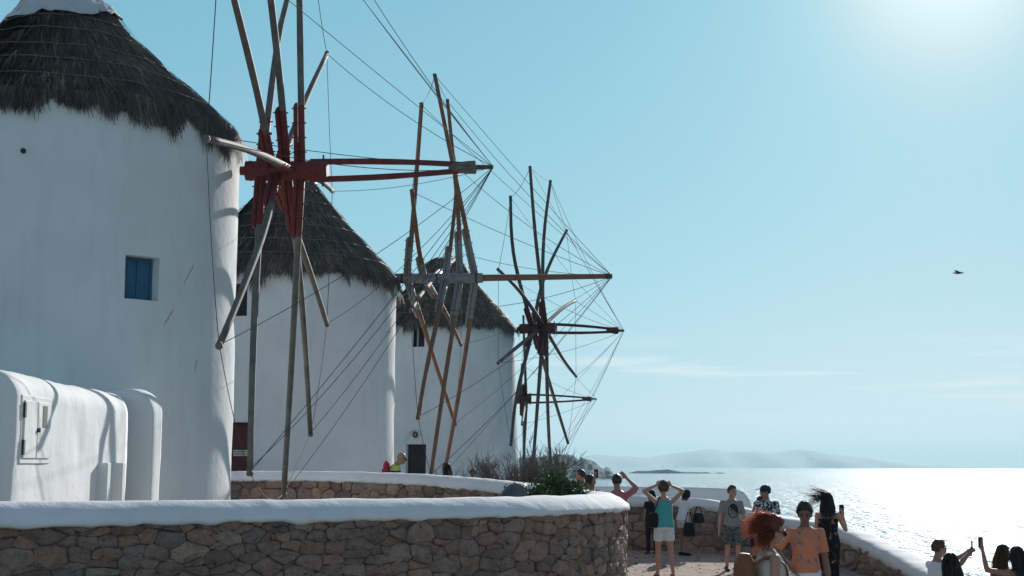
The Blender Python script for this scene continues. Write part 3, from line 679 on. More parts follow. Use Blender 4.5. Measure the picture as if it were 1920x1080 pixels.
roof_o, R_, Z_, T_ = rf_2; mb_ = MB()
for t in (0.845, 0.875):
    mb_.tube([(C2[0] + (R_(T_ * t) + 0.06) * math.cos(a), C2[1] + (R_(T_ * t) + 0.06) * math.sin(a), Z_(T_ * t) + 0.04 + 0.03 * math.sin(a * 2 + t * 90)) for a in np.linspace(0, 2 * PI, 50)], 0.022, 5)
mb_.build('rope_ring', M_greypaint, roof_o)
HUB2 = Vector((-2.0, 39.0, 7.07)); AZ2 = math.radians(4.4); tip2 = at(1148, 518, 39.0)
def bows2(k, r): return (r.uniform(-.05, .05), r.uniform(-.04, .04))
# pole pairs in order f e d c a b
wheel(mill2, HUB2, AZ2, 5.55, math.radians(15.5), [-0.12, 0.20, 0.60, 1.02, -0.88, -0.40], dict(axle=M_greypaint, pole=M_brownwood, paint=M_greypaint), 0.066, 1.45, 0.075, 1.1, bows2, 0.0085, (-1.35, 1.20, 0.145, 8), tip2, None, 8)
ax2 = Vector((math.cos(AZ2), -math.sin(AZ2), 0)); m = MB(); m.tube([HUB2 + ax2 * 1.0, tip2 - Vector((0.1, 0, 0)), tip2], [0.10, 0.072, 0.072], 8); m.build('bowsprit', M_brownwood, mill2)
m = MB(); m.tube([tip2 - Vector((0.18, 0, 0)), tip2 - Vector((0.10, 0, 0))], 0.082, 8); m.build('bowsprit_band', M_iron, mill2)
keep(mill2)

# ---- third mill, dark crooked wheel
C3 = (-2.72, 57.0); R3 = 2.95
a1, zt = hit(775, 613, *C3, 2.85); b1, zb = hit(799, 650, *C3, 2.85); w3 = (min(a1, b1), max(a1, b1), zb, zt)
a1, zt = hit(761, 833, *C3, 3.03); b1, zb = hit(798, 900, *C3, 3.03); d3 = (min(a1, b1), max(a1, b1), 0.75, zt)
p3 = [(2.92, 7.36), (2.62, 7.72), (2.2, 8.2), (1.75, 8.7), (1.32, 9.15), (1.02, 9.5), (0.92, 9.75), (0.78, 10.0), (0.42, 10.22), (0.05, 10.28)]
mill3, rf3, rf_3 = mill('windmill', 'third white windmill from the left with dark arched doorway and crooked dark wheel', *C3, 3.12, 2.80, 0.4, 7.44, p3, 9000, 9, 0.042, 0.7, (0.12, 0.30, 0.48, 0.72), [w3, d3], M_white)
window_in(mill3, 'window', w3, *C3, 2.85, M_doordark, M_doordark, 2)
fr, c, n_, t_, rot = window_in(mill3, 'door', d3, *C3, 3.03, M_doordark, M_doordark, 1)
# plaster arch above the door and a wreath hung in it
m = MB(); hw = (d3[1] - d3[0]) * 3.03 / 2; ce = Vector((C3[0], C3[1], d3[3])) + n_ * 3.045
m.tube([ce + t_ * (math.cos(a) * (hw + 0.06)) + Vector((0, 0, math.sin(a) * 0.56)) for a in np.linspace(0, PI, 20)], 0.03, 6); m.build('door_arch', M_white2, mill3)
m = MB(); wc = ce + n_ * 0.04 + Vector((0, 0, 0.36)); m.tube([wc + t_ * math.cos(a) * 0.075 + Vector((0, 0, math.sin(a) * 0.085)) for a in np.linspace(0, 2 * PI, 16)], 0.04, 6); m.build('wreath', simple('dried_wreath', (0.10, 0.085, 0.05), 0.9, 0.5, 30), mill3)
HUB3 = Vector((1.18, 57.0, 7.41)); AZ3 = math.radians(15.4); tip3 = at(1170, 620, 58.3)
def bows3(k, r): return {10: (-0.28, 0.0), 7: (-0.30, 0.05), 9: (-0.08, 0.05), 8: (-0.16, 0.0), 1: (-0.12, 0.05), 2: (0.02, 0.05), 6: (0.05, -0.15), 3: (-.05, .05), 11: (0.04, 0.15)}.get(k, (r.uniform(-.08, .08), r.uniform(-.08, .08)))
wheel(mill3, HUB3, AZ3, 6.5, math.radians(16.3), [0.0, -0.32, 0.08, 0.22, -0.30, 0.16], dict(axle=M_darkred, pole=M_darkwood, paint=M_darkred, band=0), 0.076, 1.15, 0.09, 1.2, bows3, 0.009, (-0.98, 0.62, 0.20, 12), tip3, None, 12)
ax3 = Vector((math.cos(AZ3), -math.sin(AZ3), 0)); sprit2(mill3, HUB3, ax3, 0.66, tip3, 0.17, 0.058, M_darkred, M_darkred)
keep(mill3)

# ---- fourth mill, all but hidden behind the third
C4 = (-3.1, 75.0); p4 = [(3.0, 5.7), (2.3, 6.5), (1.5, 7.3), (0.8, 8.0), (0.05, 8.4)]
mill4, _, _ = mill('windmill', 'farthest windmill, hidden behind the third except for its dark red bowsprit', *C4, 2.9, 2.8, -0.6, 5.8, p4, 3000, 13, 0.05, 0.7, (0.3, 0.6), [], M_white, nth=60)
HUB4 = Vector((0.75, 75.0, 5.42)); tip4 = at(1119, 748, 75.0)
wheel(mill4, HUB4, math.radians(2.5), 5.6, math.radians(15.5), [0.0, 0.05, -0.1, 0.1, 0.02, -0.3], dict(axle=M_darkred, pole=M_darkwood, paint=M_darkred, band=0), 0.075, 1.0, 0.15, 1.0, lambda k, r: (0, 0), 0.010, (-1.2, 0.30, 0.27, 10), tip4, None, 15, arms=(0, 1, 2, 10, 11))
sprit2(mill4, HUB4, Vector((1, 0, 0)), 0.35, tip4, 0.22, 0.05, M_darkred, M_darkred)
keep(mill4)

# ---------------------------------------------------------------- annex beside the first mill
annex = empty('annex_building', (-6.2, 18.5, 0.4)); tag(annex, 'low whitewashed annex with rounded roof edges and a flaking wall hatch beside the nearest windmill', 'building')
def rounded_box(name, x0, x1a, x1b, y0, y1, z0, zt, rr, m, parent, seed, ny=40):
    """long block whose right face runs from x1a (near) to x1b (far); top right edge well rounded"""
    V = []; Fc = []; prof_n = None
    ys_ = np.concatenate([[y0], y0 + np.array([0.01, 0.03, 0.07]), np.linspace(y0 + 0.25, y1, ny)])
    for j, y in enumerate(ys_):
        t = (y - y0) / (y1 - y0); xr = x1a + (x1b - x1a) * t; e = max(0, 0.07 - (y - y0)); ins = 0.07 - math.sqrt(max(0, 0.07 ** 2 - e * e)) if e > 0 else 0
        row = [(x0, z0), (x0, zt - ins)]
        row += [(x0 + (xr - rr - x0) * k / 8, zt - ins) for k in range(1, 9)]
        for k in range(1, 9):
            a = PI / 2 * (1 - k / 8); row.append((xr - rr + rr * math.cos(a) - ins * math.cos(a), zt - rr + rr * math.sin(a) - ins * math.sin(a)))
        row += [(xr - ins, zt - rr - (zt - rr - z0) * k / 12) for k in range(1, 13)]
        prof_n = len(row)
        for (x, z) in row: V.append((x + 0.020 * fbm(x * 1.5, y * 1.5, z * 1.5 + seed, 4), y, z + 0.025 * fbm(x, y * 1.2, z + seed + 5, 4)))
    n = len(ys_)
    for j in range(n - 1):
        for k in range(prof_n - 1): Fc.append([j * prof_n + k, j * prof_n + k + 1, (j + 1) * prof_n + k + 1, (j + 1) * prof_n + k])
    Fc.append(list(range(prof_n))[::-1]); Fc.append([(n - 1) * prof_n + k for k in range(prof_n)])
    return fixnormals(mesh(name, V, Fc, m, parent, True))
XN, XF, YN, YF = -5.22, -5.40, 15.0, 20.1
rounded_box('wall', -8.6, XN, XF, YN, YF, 0.2, 2.94, 0.30, M_white2, annex, 1.0)
rounded_box('end_block', -7.0, -5.20, -5.19, 20.7, 21.2, 0.2, 3.02, 0.36, M_white2, annex, 4.0, 8)
m = MB(); m.box((-6.35, 20.42, 2.76), (1.55, 0.62, 0.3)); bevel(m.build('alcove_roof', M_white2, annex), 0.08, 4)
wdir = Vector((XF - XN, YF - YN, 0)).normalized(); wn = Vector((wdir.y, -wdir.x, 0)); wrot = Matrix((wdir, wn, Vector((0, 0, 1)))).transposed()
def on_wall(px, py):           # point of the annex's side face seen at a pixel
    r = ray(px, py); p0 = np.array([XN, YN, 0]); n_ = np.array(wn); t = ((p0 - _C) @ n_) / (r @ n_); return Vector((_C + r * t).tolist())
pa = on_wall(42, 748); pb_ = on_wall(88, 862)
ce = (pa + pb_) / 2; wl_ = abs((pb_ - pa).dot(wdir)); hl = abs(pa.z - pb_.z)
m = MB(); m.box(ce + wn * 0.0, (wl_ + 0.10, 0.03, hl + 0.10), wrot); hs = bevel(m.build('hatch_frame', M_white2, annex), 0.012, 1)
for s, fr_ in ((-0.26, 0.46), (0.24, 0.50)):
    m = MB(); m.box(ce + wn * 0.018 + wdir * wl_ * s, (wl_ * fr_ - 0.012, 0.03, hl - 0.02), wrot); leaf = bevel(m.build('hatch_leaf', M_white2, annex), 0.008, 1)
    if s > 0:
        m = MB(); m.box(ce + wn * 0.032 + wdir * wl_ * s + Vector((0, 0, hl * 0.24)), (0.16, 0.012, 0.24), wrot); m.build('vent_slot', M_iron, leaf)
        m = MB(); m.tube([ce + wn * 0.02 + Vector((0, 0, 0.0)), ce + wn * 0.06], 0.025, 8); m.build('latch', M_iron, leaf)
    else:
        for hz in (-0.3, 0.32):
            m = MB(); m.box(ce + wn * 0.030 - wdir * (wl_ * 0.5 - 0.02) + Vector((0, 0, hl * hz)), (0.05, 0.02, 0.16), wrot); m.build('hinge', M_iron, leaf)
for px in (181, 210):
    p = on_wall(px, 900); m = MB(); zt = at(px, 868, p.y).z
    m.box((p.x - 0.03, p.y + 0.09, (zt + 0.2) / 2), (0.33, 0.16, zt - 0.2), None); bevel(m.build('pier', M_white2, annex), 0.012, 2)
keep(annex)
# ================================================================ plants, dish, bird, boats
def dry_shrub(name, label, base, seed, spread, height, lean, m, n0=9):
    rs = random.Random(seed); root = empty(name, base); tag(root, label, 'shrub'); br = MB(); tw = MB(); lf = MB()
    def grow(p, d, ln, r, lev):
        n = 4; P = [p]; q = Vector(p); dd = Vector(d)
        for i in range(n):
            dd = (dd + Vector((rs.gauss(0, .16), rs.gauss(0, .16), rs.gauss(0.07, .10)))).normalized(); q = q + dd * ln / n; P.append(q.copy())
        r = max(r, 0.0045)
        (br if lev < 2 else tw).tube(P, [r * (1 - 0.5 * i / n) for i in range(n + 1)], 5 if lev < 2 else 3, 0, False)
        if lev >= 4: return
        for k in range((6, 6, 5, 4)[lev]):
            t = rs.uniform(0.25, 1.0); i = min(n - 1, int(t * n)); c = P[i].lerp(P[i + 1], t * n - i)
            nd = (dd + Vector((rs.gauss(0, .55), rs.gauss(0, .55), rs.gauss(0.36, .34)))).normalized(); grow(c, nd, ln * rs.uniform(0.42, 0.72), r * 0.56, lev + 1)
    for k in range(n0):
        a = rs.uniform(0, 2 * PI); d = Vector((math.cos(a) * spread + lean[0], math.sin(a) * spread * 0.7 + lean[1], rs.uniform(0.45, 1.0))).normalized()
        grow(Vector((rs.uniform(-.06, .06), rs.uniform(-.06, .06), 0)), d, height * rs.uniform(0.5, 0.8), 0.026, 0)
    br.build('branches', m, root); stuff(tw.build('twigs', m, root)); return root
M_twig = wood('dry_twig', (0.13, 0.10, 0.085), (0.22, 0.18, 0.155)); 
sb = at(1000, 906, 26.6)
dry_shrub('dry_shrub', 'large bare grey-brown shrub of fine twigs behind the wall beside the third mill', (sb.x + 0.1, 26.8, gz(sb.x + 0.1, 26.8)), 3, 0.36, 1.72, (-0.24, 0), M_twig, 20)
def leafy(name, label, base, rx, ry, rz, n, seed, ms):
    """evergreen bush: stems and several thousand small leaves spread through an uneven crown"""
    rs = np.random.RandomState(seed); root = empty(name, base); tag(root, label, 'bush'); st = MB(); r2 = random.Random(seed)
    for k in range(14):
        a = r2.uniform(0, 6.28); e = Vector((math.cos(a) * rx * r2.uniform(.2, .8), math.sin(a) * ry * r2.uniform(.2, .8), rz * r2.uniform(1.0, 1.6))); st.tube([Vector((0, 0, -0.52)), Vector((0, 0, 0)), e * 0.5 + Vector((0, 0, 0.1)), e], [0.025, 0.02, 0.012, 0.005], 5)
    st.build('stems', M_twig, root)
    nc = 80; cc = rs.normal(0, 1, (nc, 3)); cc /= np.linalg.norm(cc, axis=1)[:, None]; cc *= rs.uniform(0.45, 1.0, (nc, 1)) ** 0.5; cc = cc * np.array([rx, ry, rz]) + np.array([0, 0, rz])
    ci = rs.randint(0, nc, n); P = cc[ci] + rs.normal(0, 0.065, (n, 3)); P[:, 2] = np.maximum(P[:, 2], 0.03)
    d = P - cc[ci] + rs.normal(0, 0.04, (n, 3)) + np.array([0, 0, 0.03]); d /= np.linalg.norm(d, axis=1)[:, None] + 1e-9
    s = np.cross(d, rs.normal(0, 1, (n, 3))); s /= np.linalg.norm(s, axis=1)[:, None] + 1e-9; ln = rs.uniform(0.035, 0.065, (n, 1)); w_ = ln * 0.34
    V = np.stack([P, P + d * ln * 0.5 + s * w_, P + d * ln, P + d * ln * 0.5 - s * w_], 1).reshape(-1, 3); q = np.arange(n * 4).reshape(-1, 4)
    me = bpy.data.meshes.new('leaves'); me.from_pydata(V.tolist(), [], q.tolist()); me.update(); stuff(link('leaves', me, ms, root)); return root
def leaf_mat():
    m, t, b = nodes('bush_leaf'); ge = t.nodes.new('ShaderNodeNewGeometry')
    r = ramp(t, ge.outputs['Random Per Island'], [(0.0, (0.045, 0.075, 0.03)), (0.6, (0.10, 0.145, 0.05)), (1.0, (0.19, 0.23, 0.08))]); t.links.new(r.outputs[0], b.inputs['Base Color']); b.inputs['Roughness'].default_value = 0.42
    b.inputs['Transmission Weight'].default_value = 0.0; b.inputs['Subsurface Weight'].default_value = 0.15; b.inputs['Subsurface Radius'].default_value = (0.01, 0.02, 0.005); return m
gb = at(1028, 905, 20.2)
leafy('green_bush', 'dense green bush with small glossy leaves behind the curved wall', (gb.x, 20.2, gz(gb.x, 20.2) + 0.5), 0.72, 0.44, 0.63, 17000, 4, leaf_mat())
# grey rounded dish leaning by the bush
dc = at(963, 940, 19.6); dish = MB(); n = 28
rot = Matrix.Rotation(math.radians(18), 3, 'Y') @ Matrix.Rotation(math.radians(74), 3, 'X')
V = []
for j in range(7):
    rr = 0.22 * j / 6; 
    for k in range(n):
        a = 2 * PI * k / n; V.append(rot @ Vector((rr * math.cos(a) * 0.82, rr * math.sin(a), 0.09 * (j / 6) ** 2)))
Fc = [[j * n + k, j * n + (k + 1) % n, (j + 1) * n + (k + 1) % n, (j + 1) * n + k] for j in range(6) for k in range(n)]
dish.add(V, Fc); dr = empty('satellite_dish', (dc.x, 19.6, 1.46)); tag(dr, 'dark grey rounded dish standing left of the green bush behind the wall', 'dish')
M_dish = simple('grey_dish', (0.13, 0.14, 0.155), 0.5, 0.2, 5); do = dish.build('reflector', M_dish, dr, True); sm = do.modifiers.new('t', 'SOLIDIFY'); sm.thickness = 0.012
m = MB(); m.tube([rot @ Vector((0.22 * 0.82 * math.cos(a), 0.22 * math.sin(a), 0.09)) for a in np.linspace(0, 2 * PI, 29)], 0.011, 6, 0, False); m.build('rim', M_dish, dr, True)
m = MB(); m.tube([(0, 0.02, -0.02), (0, 0.12, -0.1), (0, 0.14, -1.1)], 0.022, 8); m.build('mast', M_iron, dr)
# gull high over the sea
g = at(1797, 512, 70); gull = MB(); 
gull.ell((0, 0, 0), (0.055, 0.19, 0.05)); gull.ell((0, 0.20, 0.02), (0.035, 0.06, 0.035)); gull.tube([(0, 0.25, 0.015), (0, 0.30, 0.0)], [0.014, 0.004], 6)
bird = empty('gull', tuple(g), math.radians(60)); tag(bird, 'single gull gliding high above the sea at the right', 'bird'); M_gull = simple('gull_feathers', (0.16, 0.16, 0.165), 0.8, 0.3, 12); gull.build('body', M_gull, bird, True)
for s in (-1, 1):
    pts = [(0.03, 0.08, 0.02), (0.26, 0.14, 0.11), (0.46, 0.07, 0.10), (0.70, -0.08, 0.04)]; bk = [(0.03, -0.09, 0.02), (0.26, -0.04, 0.10), (0.46, -0.07, 0.09), (0.70, -0.10, 0.04)]
    V = [(s * x, y, z) for x, y, z in pts] + [(s * x, y, z - 0.012) for x, y, z in bk]; wv = mesh('wing', V, [[i, i + 1, 5 + i, 4 + i] for i in range(3)], M_gull, bird); q = wv.modifiers.new('t', 'SOLIDIFY'); q.thickness = 0.014
mesh('tail', [(-0.03, -0.15, 0.0), (0.03, -0.15, 0.0), (0.06, -0.29, 0.0), (-0.06, -0.29, 0.0), (-0.03, -0.15, 0.012), (0.03, -0.15, 0.012), (0.06, -0.29, 0.008), (-0.06, -0.29, 0.008)], [[0, 1, 2, 3], [4, 7, 6, 5], [0, 4, 5, 1], [1, 5, 6, 2], [2, 6, 7, 3], [3, 7, 4, 0]], M_gull, bird)
# two sailing boats near the horizon
M_sail = simple('sailcloth', (0.75, 0.76, 0.76), 0.8, 0.05); M_hull = simple('boat_hull', (0.5, 0.5, 0.5), 0.5, 0.1)
for px, h, lb in ((1243, 11.5, 'left-hand white sailing boat far out on the horizon'), (1268, 13.0, 'right-hand white sailing boat far out on the horizon')):
    D = 5500; p = at(px, 877, D); b = empty('sailing_boat', (p.x, D, SEA)); tag(b, lb, 'boat', 'sailing boats on the horizon')
    m = MB(); V = []
    for j in range(9):
        t = j / 8; hw = 1.5 * math.sin(PI * min(1, 0.15 + t * 0.85)) ** 0.7; 
        for (x, z) in ((-hw, 1.1 + 0.3 * t), (-hw * 0.6, -0.3), (hw * 0.6, -0.3), (hw, 1.1 + 0.3 * t)): V.append((-5 + 10 * t, x, z))
    Fc = [[j * 4 + k, j * 4 + (k + 1) % 4, (j + 1) * 4 + (k + 1) % 4, (j + 1) * 4 + k] for j in range(8) for k in range(4)] + [[0, 1, 2, 3], [35, 34, 33, 32]]
    m.add(V, Fc); fixnormals(m.build('hull', M_hull, b, True)); m = MB(); m.tube([(0.5, 0, 1), (0.5, 0, h + 1)], 0.1, 6); m.build('mast', M_hull, b)
    for nm, tri in (('mainsail', [(0.35, 0.05, 2.2), (0.35, 0.05, h + 0.6), (-4.2, 0.5, 2.4)]), ('jib', [(0.7, 0.0, h), (4.6, 0.0, 1.6), (0.8, 0.35, 2.0)])):
        sl = mesh(nm, tri, [[0, 1, 2]], M_sail, b); q = sl.modifiers.new('t', 'SOLIDIFY'); q.thickness = 0.04

# ================================================================ people
def skin_mat(name, c):
    m, t, b = nodes(name); v = objcoord(t); n = noise(t, v, 9, 3); r = ramp(t, n.outputs[0], [(0.3, tuple(x * 0.9 for x in c)), (0.7, tuple(x * 1.08 for x in c))]); t.links.new(r.outputs[0], b.inputs['Base Color']); b.inputs['Roughness'].default_value = 0.5
    b.inputs['Subsurface Weight'].default_value = 0.08; b.inputs['Subsurface Radius'].default_value = (0.02, 0.008, 0.004); b.inputs['Specular IOR Level'].default_value = 0.35; return m
def cloth(name, c, var=0.1, rough=0.85): 
    m = simple(name, c, rough, var, 5, 0.5, 14, None, 0, 0.15, 0.2); return m
S_fair = skin_mat('fair_skin', (0.50, 0.27, 0.195)); S_tan = skin_mat('tanned_skin', (0.34, 0.185, 0.125)); S_dark = skin_mat('brown_skin', (0.22, 0.115, 0.078))
def hairmat(name, c1, c2):
    m, t, b = nodes(name); ge = t.nodes.new('ShaderNodeNewGeometry'); v = objcoord(t); n = noise(t, v, 40, 3, 0.6, 0, (1, 1, 0.25))
    r = ramp(t, mathn(t, 'MULTIPLY', mathn(t, 'ADD', ge.outputs['Random Per Island'], n.outputs[0]), 0.5), [(0.3, c1), (0.75, c2)]); t.links.new(r.outputs[0], b.inputs['Base Color']); b.inputs['Roughness'].default_value = 0.45; b.inputs['Specular IOR Level'].default_value = 0.4; bumpn(t, b, n.outputs[0], 0.6, 0.01); return m
H_dark = hairmat('dark_hair', (0.012, 0.009, 0.008), (0.035, 0.025, 0.02)); H_brown = hairmat('brown_hair', (0.05, 0.026, 0.016), (0.13, 0.07, 0.042)); H_red = hairmat('red_hair', (0.035, 0.010, 0.007), (0.24, 0.06, 0.03))
def backlit(m, c, f):        # thin hair lets the sun through
    t = m.node_tree; b = t.nodes['Principled BSDF']; o = t.nodes['Material Output']; tr = t.nodes.new('ShaderNodeBsdfTranslucent'); tr.inputs[0].default_value = (*c, 1); mx = t.nodes.new('ShaderNodeMixShader'); mx.inputs[0].default_value = f
    t.links.new(b.outputs[0], mx.inputs[1]); t.links.new(tr.outputs[0], mx.inputs[2]); t.links.new(mx.outputs[0], o.inputs[0])
backlit(H_red, (0.70, 0.18, 0.08), 0.28); backlit(H_brown, (0.40, 0.20, 0.11), 0.25)
M_eye = simple('eye_dark', (0.02, 0.015, 0.012), 0.25, 0.1); M_lip = simple('lip', (0.30, 0.11, 0.095), 0.5, 0.1); M_lens = simple('dark_lens', (0.008, 0.008, 0.009), 0.12, 0.1, spec=0.6)
M_black = cloth('black_cloth', (0.012, 0.012, 0.014)); M_phone = simple('phone_black', (0.01, 0.01, 0.012), 0.25, 0.1)
def pattern(name, base, spots, scale, lo, hi, det=2, stretch=None, extra=None):
    m, t, b = nodes(name); v = objcoord(t); n = noise(t, v, scale, det, 0.5, 0.6, stretch); r = ramp(t, n.outputs[0], [(lo, base), (hi, spots)]); c = r.outputs[0]
    if extra: n2 = noise(t, v, scale * 1.37, det, 0.5, 0.4); r2 = ramp(t, n2.outputs[0], [(lo + .01, (0, 0, 0)), (hi + .01, (1, 1, 1))]); c = mixc(t, r2.outputs[0], c, extra)
    t.links.new(c, b.inputs['Base Color']); b.inputs['Roughness'].default_value = 0.85; b.inputs['Specular IOR Level'].default_value = 0.15; bumpn(t, b, noise(t, v, 14, 3).outputs[0], 0.5, 0.01); return m
class Body(MB):
    def loft(s, C, Rr, xref=Vector((1, 0, 0)), n=14):
        C = [Vector(c) for c in C]; V = []; Fc = []
        for i, c in enumerate(C):
            t = (C[min(i + 1, len(C) - 1)] - C[max(i - 1, 0)]).normalized(); x = (xref - t * xref.dot(t)); x = x.normalized() if x.length > 1e-3 else t.orthogonal().normalized(); y = t.cross(x)
            a, b = Rr[i] if isinstance(Rr[i], (tuple, list)) else (Rr[i], Rr[i])
            for k in range(n):
                an = 2 * PI * k / n; V.append(c + x * (a * math.cos(an)) + y * (b * math.sin(an)))
        m = len(C)
        for i in range(m - 1):
            for k in range(n): Fc.append([i * n + k, i * n + (k + 1) % n, (i + 1) * n + (k + 1) % n, (i + 1) * n + k])
        Fc.append(list(range(n))[::-1]); Fc.append([(m - 1) * n + k for k in range(n)]); s.add(V, Fc)
    def limb(s, P, R):
        """tapered limb with rounded joints"""
        for i in range(len(P) - 1): s.loft([P[i], P[i + 1]], [R[i], R[i + 1]], n=12)
        for p, r in zip(P, R): s.ell(p, (r, r, r), None, 10, 7)
def remesh(o, vox, sm=3):
    r = o.modifiers.new('skin', 'REMESH'); r.mode = 'VOXEL'; r.voxel_size = vox; r.use_smooth_shade = True
    if sm: k = o.modifiers.new('smooth', 'SMOOTH'); k.factor = 0.5; k.iterations = sm
    return o
def person(label, X, Y, H, heading, skin, top=None, bottom=None, arms=((0.18, 0.02, -1), (0.1, 0.15, -1)), arms_l=None, lean=0.0, twist=0.0, head=(0, 0, 0), fem=False, hair=('short', H_dark), feet=((0.10, 0.0), (-0.10, 0.04)), shoes=None, glasses=False, face=True, vox=0.012, z=None, dress=None, cap=None, curl=0.35, group='people by the sea wall', name='person'):
    s = H / 1.72; z0 = gz(X, Y) if z is None else z
    root = empty(name, (X, Y, z0), -math.radians(heading)); tag(root, label, 'person', group)
    Lr = Matrix.Rotation(-math.radians(lean), 3, 'X') @ Matrix.Rotation(math.radians(twist), 3, 'Z'); pel = Vector((0, 0, 0.93))
    def up(p): return (pel + Lr @ (Vector(p) - pel))
    sw = 0.16 if fem else 0.185; hw = 0.168 if fem else 0.155
    J = {k: up(v) for k, v in dict(pel=(0, 0, 0.93), low=(0, 0, 0.85), waist=(0, 0.0, 1.07), rib=(0, 0.01, 1.18), chest=(0, 0.01, 1.28), sh=(0, -0.01, 1.375), nb=(0, -0.012, 1.425), nt=(0, 0.012, 1.485)).items()}
    hy, hp, hr = [math.radians(a) for a in head]; Hr = Lr @ Matrix.Rotation(-hy, 3, 'Z') @ Matrix.Rotation(hp, 3, 'X') @ Matrix.Rotation(hr, 3, 'Y'); hc = J['nt'] + Hr @ Vector((0, 0.018, 0.085))
    S_ = lambda v: Vector(v) * s
    A = {}
    for sd, (du, df) in ((1, arms), (-1, arms_l or arms)):
        sh = up((sd * sw, -0.005, 1.345)); mir = lambda v: Vector((v[0] * sd, v[1], v[2])).normalized(); el = sh + mir(du) * 0.275; wr = el + mir(df) * 0.245; A[sd] = (sh, el, wr, mir(df))
    Lg = {}
    for sd, (fx, fy) in ((1, feet[0]), (-1, feet[1])):
        hip = Vector((sd * 0.088, 0, 0.89)); an = Vector((fx, fy, 0.075)); kn = hip.lerp(an, 0.49) + Vector((0.0, 0.035 + 0.05 * abs(fy), 0)); Lg[sd] = (hip, kn, an)
    sc_ = lambda L_: [S_(p) for p in L_]; rs_ = lambda L_: [((r[0] * s, r[1] * s) if isinstance(r, tuple) else r * s) for r in L_]
    tors = [J['low'], J['pel'], J['waist'], J['rib'], J['chest'], J['sh'], J['nb']]; tr = [(hw * .88, .105), (hw, .118), (hw * .80 if fem else .138, .095), (.142 if fem else .155, .105), (sw * .92, .112), (sw * .82, .082), (.062, .058)]
    B = Body(); B.loft(sc_(tors), rs_(tr)); B.limb(sc_([J['nb'], J['nt'] + Vector((0, 0.01, 0.03))]), rs_([.045, .043] if fem else [.056, .05]))
    if fem:
        for sd in (1, -1): B.ell(S_(up((sd * 0.07, 0.085, 1.245))), (0.06 * s, 0.05 * s, 0.058 * s))
    def he(p, r): B.ell(S_(hc + Hr @ Vector(p)), tuple(q * s for q in r), Hr, 14, 10)
    he((0, -0.005, 0.02), (.072, .092, .092)); he((0, 0.022, -0.03), (.062, .070, .075)); he((0, 0.045, -0.072), (.042, .040, .034)); he((0, 0.097, -0.012), (.013, .022, .022)); he((0, 0.085, 0.02), (.02, .018, .03)); he((0, 0.082, -0.055), (.024, .016, .015))
    for sd in (1, -1): he((sd * 0.074, -0.002, -0.008), (.011, .022, .031)); he((sd * 0.035, 0.068, -0.03), (.025, .02, .025))
    for sd in (1, -1):
        sh, el, wr, df = A[sd]; mid = el.lerp(wr, 0.3); B.limb(sc_([sh, el, mid, wr]), rs_([.052, .039, .039, .026]) if not fem else rs_([.045, .034, .034, .023]))
        # hand: palm, four fingers of different length, thumb from the side
        f = df.normalized(); pn = f.cross(Vector((0, 0, 1)));  pn = Vector((sd, 0, 0)) if pn.length < 0.2 else pn.normalized(); side = f.cross(pn).normalized()
        if side.y < 0: side = -side
        if f.z < -0.6: side = (Vector((0, 1, 0)) - f * f.y).normalized()
        pn = Vector((-sd, 0, 0)); pn = (pn - f * pn.dot(f) - side * pn.dot(side)); pn = pn.normalized() if pn.length > 0.1 else side.cross(f)
        pc = wr + f * 0.05; B.loft(sc_([wr, wr + f * 0.03, wr + f * 0.07, wr + f * 0.095]), rs_([(.024, .019), (.036, .016), (.041, .015), (.036, .012)]), side)
        for k, (o_, ln) in enumerate(((0.03, .068), (0.01, .078), (-0.011, .072), (-0.031, .056))):
            p0 = wr + f * 0.088 + side * o_; p1 = p0 + (f + pn * curl * 0.5).normalized() * ln * 0.5; p2 = p1 + (f + pn * curl * 1.6).normalized() * ln * 0.5; B.limb(sc_([p0, p1, p2]), rs_([.0095, .009, .0075]))
        t0 = wr + f * 0.03 + side * 0.032; B.limb(sc_([t0, t0 + (f * 0.7 + side * 0.7 + pn * .2).normalized() * 0.038, t0 + (f * 0.7 + side * 0.7 + pn * .2).normalized() * 0.038 + (f + pn * 0.3).normalized() * 0.03]), rs_([.013, .011, .009]))
    for sd in (1, -1):
        hip, kn, an = Lg[sd]; cf = kn.lerp(an, 0.28) - Vector((0, 0.018, 0)); B.limb(sc_([hip, hip.lerp(kn, .45), kn, cf, kn.lerp(an, .75), an]), rs_([.088, .075, .053, .053, .036, .034]))
        B.loft(sc_([an + Vector((0, -0.055, -0.04)), an + Vector((0, 0.0, -0.035)), an + Vector((sd * .012, 0.10, -0.052)), an + Vector((sd * .016, 0.165, -0.06))]), rs_([(.028, .028), (.034, .038), (.042, .022), (.032, .013)]))
    bo = remesh(B.build('body', skin, root), vox * s)
    # ---- clothes
    def cl(nm, bld, m, v=None): return remesh(bld.build(nm, m, root), (v or vox) * s, 4)
    g = 0.020
    if top:
        kind, m = top[0], top[1]; sl = top[2] if len(top) > 2 else 0.55; T = Body(); hem = up((0, 0, 0.88 if kind != 'crop' else 1.0))
        Pp = [hem, J['pel'] + Vector((0, 0, .02)), J['waist'], J['rib'], J['chest'], J['sh'], J['nb'] + Vector((0, 0, -.012))]; Rr = [(hw + .028, .135), (hw + g, .128), (hw * .86 + g if fem else .155, .118), (.155 + g * .5, .124), (sw * .92 + g, .13), (sw * .84 + g * .6, .092), (.07, .064)]
        if kind == 'tank': Rr[5] = (sw * .70, .090); Rr[6] = (.075, .066); Pp[6] = J['nb'] + Vector((0, 0, -.03))
        if kind == 'bandeau': Pp = [up((0, 0, 1.19)), up((0, 0.005, 1.235)), up((0, 0.005, 1.28))]; Rr = [(.158, .118), (.162, .124), (.158, .118)]
        T.loft(sc_(Pp), rs_(Rr))
